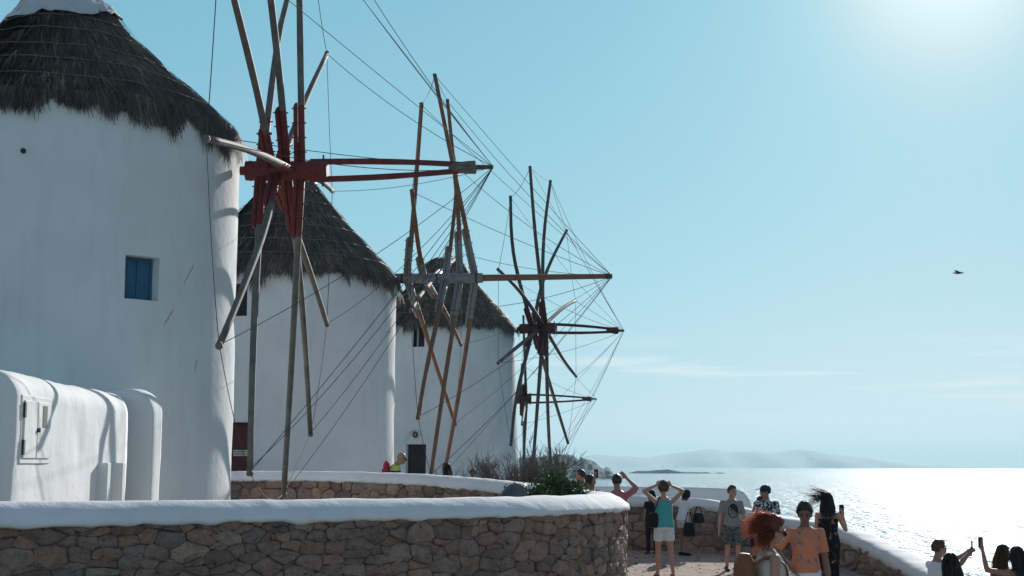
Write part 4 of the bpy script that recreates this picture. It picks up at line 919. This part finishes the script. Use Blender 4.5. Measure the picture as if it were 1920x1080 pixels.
        if fem:
            for sd in (1, -1): T.ell(S_(up((sd * 0.07, 0.09, 1.245))), (0.067 * s, 0.058 * s, 0.066 * s))
        if kind == 'tee':
            for sd in (1, -1): sh, el, wr, df = A[sd]; e = sh.lerp(el, sl); T.loft(sc_([sh + Vector((-sd * .05, 0, .01)), sh, e]), rs_([.05, .058, .062])); T.ell(S_(sh), (.060 * s,) * 3)
        if kind == 'tank':
            for sd in (1, -1): T.limb(sc_([up((sd * sw * .58, 0.03, 1.36)), up((sd * sw * .52, -0.03, 1.385))]), rs_([.030, .026]))
        cl('shirt' if kind != 'bandeau' else 'bikini_top', T, m)
    if bottom:
        kind, m, ln = bottom; T = Body(); T.loft(sc_([Vector((0, 0, .82)), Vector((0, 0, .92)), up((0, 0, 1.0 if kind != 'high' else 1.07))]), rs_([(hw + .01, .122), (hw + .014, .130), (hw * .9 + .005, .112)]))
        for sd in (1, -1):
            hip, kn, an = Lg[sd]
            if ln <= 1: e = hip.lerp(kn, ln); T.loft(sc_([hip + Vector((0, 0, .02)), hip.lerp(e, .5), e]), rs_([.098, .097, .094 if kind != 'tight' else .075]))
            else: T.limb(sc_([hip, hip.lerp(kn, .5), kn, kn.lerp(an, .35) - Vector((0, .01, 0)), kn.lerp(an, min(.97, ln - 1))]), rs_([.098, .090, .070, .068, .056 if kind != 'wide' else .085]))
        cl('shorts' if ln <= 1 else 'trousers', T, m)
    if dress:
        T = Body(); T.loft(sc_([Vector((0, 0, .10)), Vector((0, 0, .45)), Vector((0, 0, .80)), J['pel'], J['waist'], J['rib'], up((0, .01, 1.30))]), rs_([(.19, .16), (.175, .145), (.185, .145), (.188, .142), (.15, .118), (.165, .124), (.165, .122)]))
        cl('dress', T, dress)
    if shoes is not None:
        for sd in (1, -1):
            T = Body(); hip, kn, an = Lg[sd]
            if shoes[0] == 'sandal': T.loft(sc_([an + Vector((0, -.075, -.066)), an + Vector((0, 0.02, -.066)), an + Vector((sd * .015, .18, -.068))]), rs_([(.036, .010), (.04, .010), (.044, .009)])); T.loft(sc_([an + Vector((-.045, .09, -.06)), an + Vector((0, .09, -.022)), an + Vector((.05, .09, -.06))]), rs_([.014, .014, .014]))
            else: T.loft(sc_([an + Vector((0, -.072, -.035)), an + Vector((0, -.01, -.025)), an + Vector((sd * .012, .10, -.045)), an + Vector((sd * .016, .185, -.055))]), rs_([(.036, .042), (.043, .052), (.050, .032), (.038, .020)]))
            remesh(T.build('sandal' if shoes[0] == 'sandal' else 'shoe', shoes[1], root), 0.009 * s, 2)
    # ---- face
    hp_ = lambda p: S_(hc + Hr @ Vector(p))
    if face:
        for sd in (1, -1):
            m = MB(); m.ell(hp_((sd * 0.031, 0.083, 0.006)), (.013 * s, .009 * s, .007 * s), Hr, 8, 6); m.build('eye', M_eye, root, True)
            m = MB(); m.tube([hp_((sd * 0.014, 0.093, 0.030)), hp_((sd * 0.034, 0.089, 0.034)), hp_((sd * 0.052, 0.076, 0.028))], .005 * s, 6); m.build('eyebrow', hair[1], root)
        m = MB(); m.ell(hp_((0, 0.094, -0.052)), (.022 * s, .008 * s, .007 * s), Hr, 10, 6); m.build('mouth', M_lip, root, True)
    if glasses:
        G = MB()
        for sd in (1, -1):
            G.ell(hp_((sd * 0.033, 0.098, 0.002)), (.030 * s, .010 * s, .023 * s), Hr, 12, 8); G.tube([hp_((sd * 0.06, 0.092, 0.012)), hp_((sd * 0.078, 0.04, 0.010)), hp_((sd * 0.078, -0.01, 0.002))], .005 * s, 6)
        G.tube([hp_((-.012, .106, .008)), hp_((.012, .106, .008))], .004 * s, 6); remesh(G.build('sunglasses', M_lens, root), 0.005 * s, 1)
    # ---- hair: a fitted scalp plus ribbons of hair
    hk = hair[0]
    if hk != 'none':
        rsn = np.random.RandomState(int(abs(X * 91 + Y * 37)) % 9999); V = []; Fc = []; n = 28; mm = 18; th_ = {'curly': .028, 'wind': .022, 'buzz': .008}.get(hk, .016)
        for i in range(mm + 1):
            a = PI * i / mm
            for k in range(n):
                ph = 2 * PI * k / n; d = Vector((math.sin(a) * math.cos(ph), math.sin(a) * math.sin(ph), math.cos(a))); lim = -0.05 if d.y < 0.25 else 0.42 + 0.25 * (d.y - .25)
                if d.y < -0.3: lim = -0.55 if hk != 'buzz' else -.35
                fr = 1.0 if d.z > lim else 0.90 * .074 / (.074 + th_); nz = 1 + .06 * fbm(d.x * 4, d.y * 4, d.z * 4 + X, 3) * (2 if hk == 'curly' else 1)
                V.append(hp_(Vector((d.x * (.074 + th_), -0.006 + d.y * (.094 + th_), 0.022 + d.z * (.094 + th_ * (1.6 if hk in ('curly', 'wind', 'quiff') else 1)))) * 1.0 * (fr * nz if fr == 1 else fr)))
        for i in range(mm):
            for k in range(n): Fc.append([i * n + k, (i + 1) * n + k, (i + 1) * n + (k + 1) % n, i * n + (k + 1) % n])
        ho_ = mesh('hair', V, Fc, hair[1], root, True)
        if hk in ('long', 'wind', 'curly', 'bob', 'blown'):
            cnt = {'long': 1700, 'wind': 2800, 'curly': 500, 'bob': 1500, 'blown': 1800}[hk]; ln0 = {'long': .36, 'wind': .19, 'curly': .05, 'bob': .20, 'blown': .36}[hk]; T = MB(); wind = Hr.inverted() @ (Matrix.Rotation(math.radians(heading), 3, 'Z') @ Vector((-1.0, -0.1, 0.10)))
            dn = Hr.inverted() @ Vector((0, -0.12, -1.0))
            for q in range(cnt):
                a = rsn.uniform(0.05, 1.7); ph = rsn.uniform(PI * 1.06, PI * 1.94) if hk == 'wind' else rsn.uniform(PI * 0.90, PI * 2.10); d = Vector((math.sin(a) * math.cos(ph), math.sin(a) * math.sin(ph), math.cos(a))); p = Vector((d.x * .086, -0.006 + d.y * .106, .022 + d.z * .108)); ln = ln0 * rsn.uniform(.5, 1.1); blow = (hk == 'wind' and rsn.uniform() < .36) or (hk == 'blown' and rsn.uniform() < .14)
                g_ = wind * (.8 if hk == 'wind' else .75) + dn * rsn.uniform(-.1, .75) if blow else dn
                if hk == 'curly': g_ = Vector(rsn.normal(0, 1, 3).tolist())
                v = (d * .30 + g_).normalized(); P = [p.copy()]; st = 5
                for i in range(st):
                    v = (v + g_ * 0.5 + Vector(rsn.normal(0, .15 if hk == 'wind' else .10, 3).tolist())).normalized(); p = p + v * ln / st
                    qd = Vector((p.x / .090, (p.y + .006) / .110, (p.z - .02) / .112))
                    if qd.length < 1: p = Vector((p.x / qd.length, (p.y + .006) / qd.length - .006, (p.z - .02) / qd.length + .02))
                    elif not blow and p.z < -.06: p.x *= .96; p.y = min(p.y, -0.045)
                    P.append(p.copy())
                wd = (.0030 if hk == 'wind' else .0038) * s; W = [hp_(x) for x in P]; t_ = (W[-1] - W[0]).cross(Vector(rsn.normal(0, 1, 3).tolist())).normalized(); VV = []
                for i, x in enumerate(W): f_ = wd * (1 - .8 * i / st); VV += [x - t_ * f_, x + t_ * f_]
                T.add(VV, [[2 * i, 2 * i + 1, 2 * i + 3, 2 * i + 2] for i in range(st)])
            stuff(T.build('hair_strands', hair[1], root))
    if cap:
        T = Body(); V = []
        T.ell(hp_((0, -.006, .045)), (.092 * s, .112 * s, .088 * s), Hr, 18, 12); T.loft([hp_((0, .06, .062)), hp_((0, .12, .055)), hp_((0, .19, .042))], [(.075 * s, .010 * s), (.078 * s, .008 * s), (.05 * s, .006 * s)], Hr @ Vector((1, 0, 0))); remesh(T.build('cap', cap, root), .007 * s, 2)
    root['_hand'] = 0; del root['_hand']
    W2 = Matrix.Translation((X, Y, z0)) @ Matrix.Rotation(-math.radians(heading), 4, 'Z')
    return dict(root=root, hand={sd: W2 @ S_(A[sd][2] + A[sd][3] * 0.09) for sd in (1, -1)}, W=W2, s=s, up=up, back=W2 @ S_(up((0, -0.17, 1.2))), J=J)
def hgt(px, ytop, D): p = at(px, ytop, D); return p.x, p.z - gz(p.x, D)
def phone(c, rz, label, tilt=0.0):
    m = MB(); m.box((0, 0, 0), (0.075, 0.010, 0.155)); o = m.build('phone', M_phone); bevel(o, 0.006, 2); o.location = c; o.rotation_euler = (tilt, 0, rz); tag(o, label, 'phone', 'phones held up by visitors'); return o
def bag(name, c, size, rz, m, label, strap=None, cat='bag'):
    r = empty(name, c, rz); tag(r, label, cat); b = Body(); w_, d_, h_ = size
    b.loft([(0, 0, -h_ / 2), (0, 0, -h_ * .42), (0, 0, 0), (0, 0, h_ * .36), (0, 0, h_ / 2)], [(w_ * .36, d_ * .36), (w_ * .5, d_ * .5), (w_ * .5, d_ * .52), (w_ * .44, d_ * .42), (w_ * .25, d_ * .2)]); remesh(b.build('bag_body', m, r), 0.012, 3)
    q = MB(); q.box((0, -d_ * .5, -h_ * .12), (w_ * .62, .02, h_ * .42)); bevel(q.build('pocket', m, r), .01, 2)
    if strap:
        for P in strap: q = MB(); q.tube(P, .013, 6); q.build('strap', m, r)
    return r
# -- behind the back wall
x, h = hgt(722, 847, 29.2); x2 = x
P_ = person('bald man in a yellow-green shirt with dark stripe behind the wall by the second mill', x, 29.2, h + 0.12, 70, S_tan, ('tee', (lambda: (lambda m, t, b: (t.links.new(ramp(t, mathn(t, 'GREATER_THAN', mathn(t, 'SUBTRACT', 0.045, mathn(t, 'ABSOLUTE', mathn(t, 'SUBTRACT', (lambda sp: (t.links.new(objcoord(t), sp.inputs[0]), sp.outputs[2])[1])(t.nodes.new('ShaderNodeSeparateXYZ')), 1.30))), 0.0), [(0.0, (0.42, 0.50, 0.11)), (1.0, (0.02, 0.02, 0.03))]).outputs[0], b.inputs['Base Color']), b.inputs['Roughness'].__setattr__('default_value', .85), m)[2])(*nodes('yellow_striped_shirt')))(), 0.8), ('plain', M_black, .9), lean=30, head=(0, 18, 0), hair=('none', H_dark), glasses=True, shoes=('shoe', M_black))
bag('backpack', tuple(P_['back'] + Vector((0.05, 0.0, 0.0))), (0.26, 0.16, 0.40), math.radians(-90), cloth('red_bag', (0.28, 0.02, 0.035)), 'dark red backpack on the bald man in the yellow-green shirt', cat='backpack')
x, h = hgt(838, 866, 30.3); person('long dark-haired woman in a red top seen over the wall under the brown wheel', x, 30.3, h, -50, S_tan, ('tank', cloth('red_top', (0.40, 0.03, 0.04))), ('plain', M_black, .6), fem=True, hair=('long', H_dark), shoes=('shoe', M_black))
x, h = hgt(887, 880, 34.5); person('dark-haired man whose head shows over the wall left of the bare shrub', x, 34.5, h, 190, S_dark, ('tee', cloth('navy_tee', (0.03, 0.04, 0.08))), ('plain', M_black, 1.9), hair=('curly', H_dark), shoes=('shoe', M_black))
# -- group beyond the turn of the wall
x, h = hgt(1091, 877, 29.3); person('young man in a pale sleeveless shirt looking left beside the bare shrub', x, 29.3, h, -62, S_fair, ('tank', cloth('pale_vest', (0.55, 0.55, 0.55))), ('plain', M_black, .9), hair=('buzz', H_dark), shoes=('shoe', M_black))
x, h = hgt(1109, 890, 28.0); person('dark curly-haired woman with bare shoulders beside the man in pink', x, 28.0, h, -35, S_tan, ('bandeau', cloth('white_bandeau', (0.7, 0.7, 0.7))), ('plain', cloth('denim', (0.08, 0.12, 0.2)), .6), fem=True, hair=('curly', H_dark), head=(-20, -12, 0), shoes=('sandal', M_black))
x, h = hgt(1157, 886, 25.8); P_ = person('man in a pink T-shirt photographing with both arms raised', x, 25.8, h, -8, S_tan, ('tee', cloth('pink_tee', (0.46, 0.14, 0.15)), .75), ('plain', M_black, .9), arms=((.55, .45, .30), (-.75, .35, .80)), arms_l=((.85, .45, .05), (-.25, .3, .95)), hair=('short', H_dark), face=False, shoes=('shoe', M_black))
hc_ = (P_['hand'][1] + P_['hand'][-1]) / 2; phone(P_['hand'][-1] + Vector((0.03, 0.05, 0.03)), 0.1, 'phone raised by the man in the pink T-shirt')
# -- standing on the trodden ground
x, h = hgt(1244, 901, 25.4); M_teal = cloth('teal_top', (0.085, 0.36, 0.36)); M_wh = cloth('white_cotton', (0.72, 0.70, 0.68))
P_ = person('woman in teal top and white shorts seen from behind, hands on her head', x, 25.4, h, -4, S_fair, ('tank', M_teal), ('high', M_wh, .62), arms=((.72, .05, .66), (-.88, -.05, .40)), fem=True, hair=('curly', H_brown), face=False, feet=((.16, 0.0), (-.10, .12)), shoes=('sandal', M_black), vox=.011, curl=.8)
W = P_['W']; s_ = P_['s']; bag('shoulder_bag', W @ Vector((-.20, -.06, .98)), (.22, .10, .26), 0, M_black, 'small black shoulder bag worn by the woman in the teal top', [[(0.0, 0, .12), (.05, -.06, .25), (.10, -.04, .38), (.12, .04, .41)]])
x, h = hgt(1222, 917, 30.2); person('person in black clothes half hidden behind the woman in teal', x, 30.2, h, -15, S_tan, ('tee', M_black), ('plain', M_black, 1.9), fem=True, hair=('bob', H_dark), face=False, shoes=('shoe', M_black))
x, h = hgt(1279, 915, 30.0); P_ = person('woman in a loose white top carrying black bags behind the woman in teal', x, 30.0, h, 55, S_tan, ('tee', cloth('white_tee', (0.72, 0.73, 0.75)), .5), ('plain', cloth('pale_shorts', (0.6, 0.6, 0.6)), .45), fem=True, lean=12, hair=('bob', H_dark), shoes=('shoe', M_black), arms=((.12, .30, -1), (.05, .75, -.6)))
W = P_['W']; bag('handbag', W @ Vector((.22, .25, .78)), (.30, .14, .22), .6, M_black, 'larger black handbag on the arm of the woman in white', [[(-.1, 0, .09), (-.05, 0, .22), (.05, 0, .22), (.1, 0, .09)]]); bag('handbag', W @ Vector((.26, -.05, .55)), (.26, .12, .30), .2, M_black, 'black round-bottomed tote hanging lowest beside the white shorts', [[(-.08, 0, .13), (-.03, 0, .34), (.03, 0, .34), (.08, 0, .13)]])
x, h = hgt(1371, 908, 26.9)
def emblem():
    m, t, b = nodes('grey_tee_with_round_print'); v = objcoord(t); sp = t.nodes.new('ShaderNodeSeparateXYZ'); t.links.new(v, sp.inputs[0])
    ex = mathn(t, 'DIVIDE', mathn(t, 'SUBTRACT', sp.outputs[0], 0.0), .100); ez = mathn(t, 'DIVIDE', mathn(t, 'SUBTRACT', sp.outputs[2], 1.10), .135); r2 = mathn(t, 'SQRT', mathn(t, 'ADD', mathn(t, 'MULTIPLY', ex, ex), mathn(t, 'MULTIPLY', ez, ez)))
    ring = mathn(t, 'MULTIPLY', mathn(t, 'GREATER_THAN', r2, .86), mathn(t, 'LESS_THAN', r2, 1.0)); ang = mathn(t, 'ADD', ez, mathn(t, 'MULTIPLY', ex, -.55))
    inn = mathn(t, 'MULTIPLY', mathn(t, 'LESS_THAN', r2, .86), mathn(t, 'GREATER_THAN', ang, .12)); n = noise(t, v, 26, 2, .5, .8); sp2 = mathn(t, 'MULTIPLY', mathn(t, 'LESS_THAN', r2, .74), mathn(t, 'GREATER_THAN', n.outputs[0], .53))
    k = mathn(t, 'MINIMUM', mathn(t, 'ADD', mathn(t, 'ADD', ring, inn), sp2), 1.0); k = mathn(t, 'MULTIPLY', k, mathn(t, 'GREATER_THAN', sp.outputs[1], 0.02))
    base = ramp(t, noise(t, v, 4, 4).outputs[0], [(.3, (.22, .225, .22)), (.7, (.28, .28, .275))]); t.links.new(mixc(t, k, base.outputs[0], (.012, .012, .014)), b.inputs['Base Color']); b.inputs['Roughness'].default_value = .85; bumpn(t, b, noise(t, v, 13, 3).outputs[0], .6, .012); return m
person('boy in a grey T-shirt with round black print and patterned shorts, facing the camera', x, 26.9, h, 172, S_fair, ('tee', emblem(), .8), ('plain', pattern('camouflage_shorts', (0.045, 0.055, 0.06), (0.20, 0.22, 0.22), 22, .46, .54, 3, None, (.10, .12, .13)), .95), arms=((.22, .08, -1), (.16, .18, -1)), head=(-24, -4, 0), hair=('quiff', H_brown), feet=((.12, .02), (-.14, .02)), shoes=('shoe', M_black), vox=.010)
x, h = hgt(1436, 904, 25.9); M_bw = pattern('black_white_leaf_print', (0.015, 0.015, 0.018), (0.62, 0.63, 0.65), 30, .50, .54, 2)
person('man in a dark cap and black-and-white printed T-shirt looking left', x, 25.9, h - 0.03, 195, S_tan, ('tee', M_bw, .75), ('plain', M_black, .9), arms=((.15, .12, -1), (.05, .35, -1)), head=(62, 0, 0), hair=('short', H_dark), cap=cloth('dark_cap', (.02, .03, .045)), shoes=('shoe', M_black), feet=((.09, .0), (-.10, .1)), vox=.010)
x, h = hgt(1412, 925, 27.0); person('person in a plain white T-shirt standing behind the man in the dark cap', x, 27.0, h, 110, S_tan, ('tee', cloth('plain_white_tee', (.74, .75, .77)), .6), ('plain', M_black, .9), lean=10, head=(0, -25, 0), hair=('short', H_dark), shoes=('shoe', M_black), face=False)
# -- nearer passers-by
x, h = hgt(1440, 958, 11.2); M_tank = cloth('beige_tank', (.50, .47, .42))
P_ = person('woman with windblown red hair, sunglasses and beige tank top walking to the right', x, 11.2, h - 0.02, 78, skin_mat('rosy_skin', (0.42, 0.225, 0.17)), ('tank', M_tank), ('plain', cloth('blue_denim', (.07, .10, .16)), 1.95), fem=True, hair=('wind', H_red), glasses=True, head=(6, -10, 0), arms=((.12, -.10, -1), (.05, .25, -1)), feet=((.09, .25), (-.09, -.2)), shoes=('shoe', M_wh), vox=.0085)
W = P_['W']; M_leather = simple('brown_leather', (0.20, 0.075, 0.035), .5, .25, 6, .5, 18); s_ = P_['s']
bag('backpack', W @ Vector((0, -.20, 1.13 * s_)), (.29, .17, .48), -math.radians(78), M_leather, 'brown leather backpack worn by the red-haired woman', [[(sd * .09, .05, .16), (sd * .10, .12, .205), (sd * .105, .20, .215), (sd * .115, .285, .15), (sd * .125, .31, .05), (sd * .14, .22, -.06), (sd * .13, .06, -.16)] for sd in (1, -1)], 'backpack')
x, h = hgt(1508, 944, 17.6); M_or = pattern('orange_leaf_print', (.62, .225, .125), (.24, .18, .19), 11, .57, .66, 3)
m_j, t_j, b_j = nodes('ripped_white_jeans'); vj = objcoord(t_j); nj = noise(t_j, vj, 9, 3, .6, .8, (.5, .5, 2.5)); rj = ramp(t_j, nj.outputs[0], [(.68, (.70, .72, .74)), (.73, (.12, .12, .13))]); t_j.links.new(rj.outputs[0], b_j.inputs['Base Color']); b_j.inputs['Roughness'].default_value = .85; bumpn(t_j, b_j, noise(t_j, vj, 14, 3).outputs[0], .6, .012)
person('man in an orange printed T-shirt and ripped white jeans, hand on hip', x, 17.6, h + 0.03, 182, S_dark, ('tee', M_or, .85), ('plain', m_j, 1.95), arms=((.62, -.12, -.85), (-.60, .38, -.75)), arms_l=((.16, .06, -1), (.06, .2, -1)), head=(10, -16, 0), hair=('curly', H_dark), shoes=('shoe', M_wh), vox=.009)
x, h = hgt(1551, 921, 21.8); M_fl = pattern('black_floral_print', (.010, .009, .011), (.36, .17, .13), 17, .62, .66, 2, (1, 1, .6), (.12, .07, .05))
P_ = person('woman with long windblown dark hair in a strapless black floral jumpsuit seen from behind', x, 21.8, h, 12, S_fair, ('bandeau', M_fl), ('wide', M_fl, 1.95), arms=((.42, .25, -.85), (-.15, .55, .85)), arms_l=((.10, .12, -1), (.0, .25, -1)), fem=True, hair=('blown', H_dark), face=False, feet=((.10, .0), (-.10, .05)), shoes=('sandal', M_black), vox=.010)
T = Body(); s_ = P_['s']; T.loft([Vector((0, 0, z * s_)) for z in (.80, .95, 1.07, 1.18, 1.285)], [(.19 * s_, .142 * s_), (.186 * s_, .14 * s_), (.150 * s_, .116 * s_), (.162 * s_, .122 * s_), (.163 * s_, .12 * s_)]); remesh(T.build('bodice', M_fl, P_['root']), .011, 4)
phone(P_['hand'][1] + Vector((0.0, .03, .03)), -.4, 'phone held up by the woman in the floral jumpsuit')
# -- at the foot of the slope on the right
x, h = hgt(1757, 1008, 21.4); P_ = person('man in a white T-shirt holding a phone out at arm\'s length towards the sea', x, 21.4, h, 72, S_tan, ('tee', cloth('white_tee_sheer', (.72, .73, .75)), .7), ('plain', cloth('grey_shorts', (.2, .2, .22)), .9), arms=((-.18, .95, .12), (-.36, .8, .5)), arms_l=((-.18, .95, .08), (-.36, .8, .5)), hair=('short', H_brown), shoes=('shoe', M_black))
phone((P_['hand'][1] + P_['hand'][-1]) / 2 + Vector((0.02, 0, .07)), math.radians(60), 'phone held towards the sea by the man in white')
x, h = hgt(1783, 1033, 16.0); person('long dark-haired woman seen from behind at the bottom edge below the man in white', x, 16.0, h, -6, S_tan, ('tank', cloth('grey_tank', (.3, .3, .32))), ('plain', M_black, .6), fem=True, hair=('long', H_dark), face=False, shoes=('sandal', M_black))
x, h = hgt(1878, 1018, 21.6); person('long-haired woman in a dark bikini top looking right at the shore', x, 21.6, h, 62, S_fair, ('bandeau', M_black), ('tight', M_black, .15), fem=True, hair=('long', H_brown), shoes=('sandal', M_black))
x, h = hgt(1908, 1021, 21.0); P_ = person('dark-haired woman at the right edge raising a phone, her back to the camera', x, 21.0, h, -20, S_tan, ('bandeau', cloth('dark_blue_bikini', (.03, .04, .1))), ('tight', M_black, .15), arms=((.2, .2, -1), (.1, .3, -1)), arms_l=((.5, .45, .1), (.15, .1, 1)), fem=True, hair=('long', H_dark), face=False, shoes=('sandal', M_black))
phone(P_['hand'][-1] + Vector((0, .03, .03)), 0.2, 'phone raised by the woman at the right edge')
# ================================================================ air
hz = MB(); hz.box((0, 4300, 46), (18600, 9600, 108)); ho = stuff(hz.build('haze', None)); ho.data.materials.clear()
hm = bpy.data.materials.new('haze'); hm.use_nodes = True; ht = hm.node_tree; ht.nodes.clear(); ho_ = ht.nodes.new('ShaderNodeOutputMaterial'); pv = ht.nodes.new('ShaderNodeVolumePrincipled')
pv.inputs['Color'].default_value = (0.54, 0.79, 0.89, 1); pv.inputs['Density'].default_value = HAZE; pv.inputs['Anisotropy'].default_value = 0.2; ht.links.new(pv.outputs[0], ho_.inputs['Volume']); ho.data.materials.append(hm)
tag(ho, 'pale sea haze lying over the water towards the far island', 'haze')
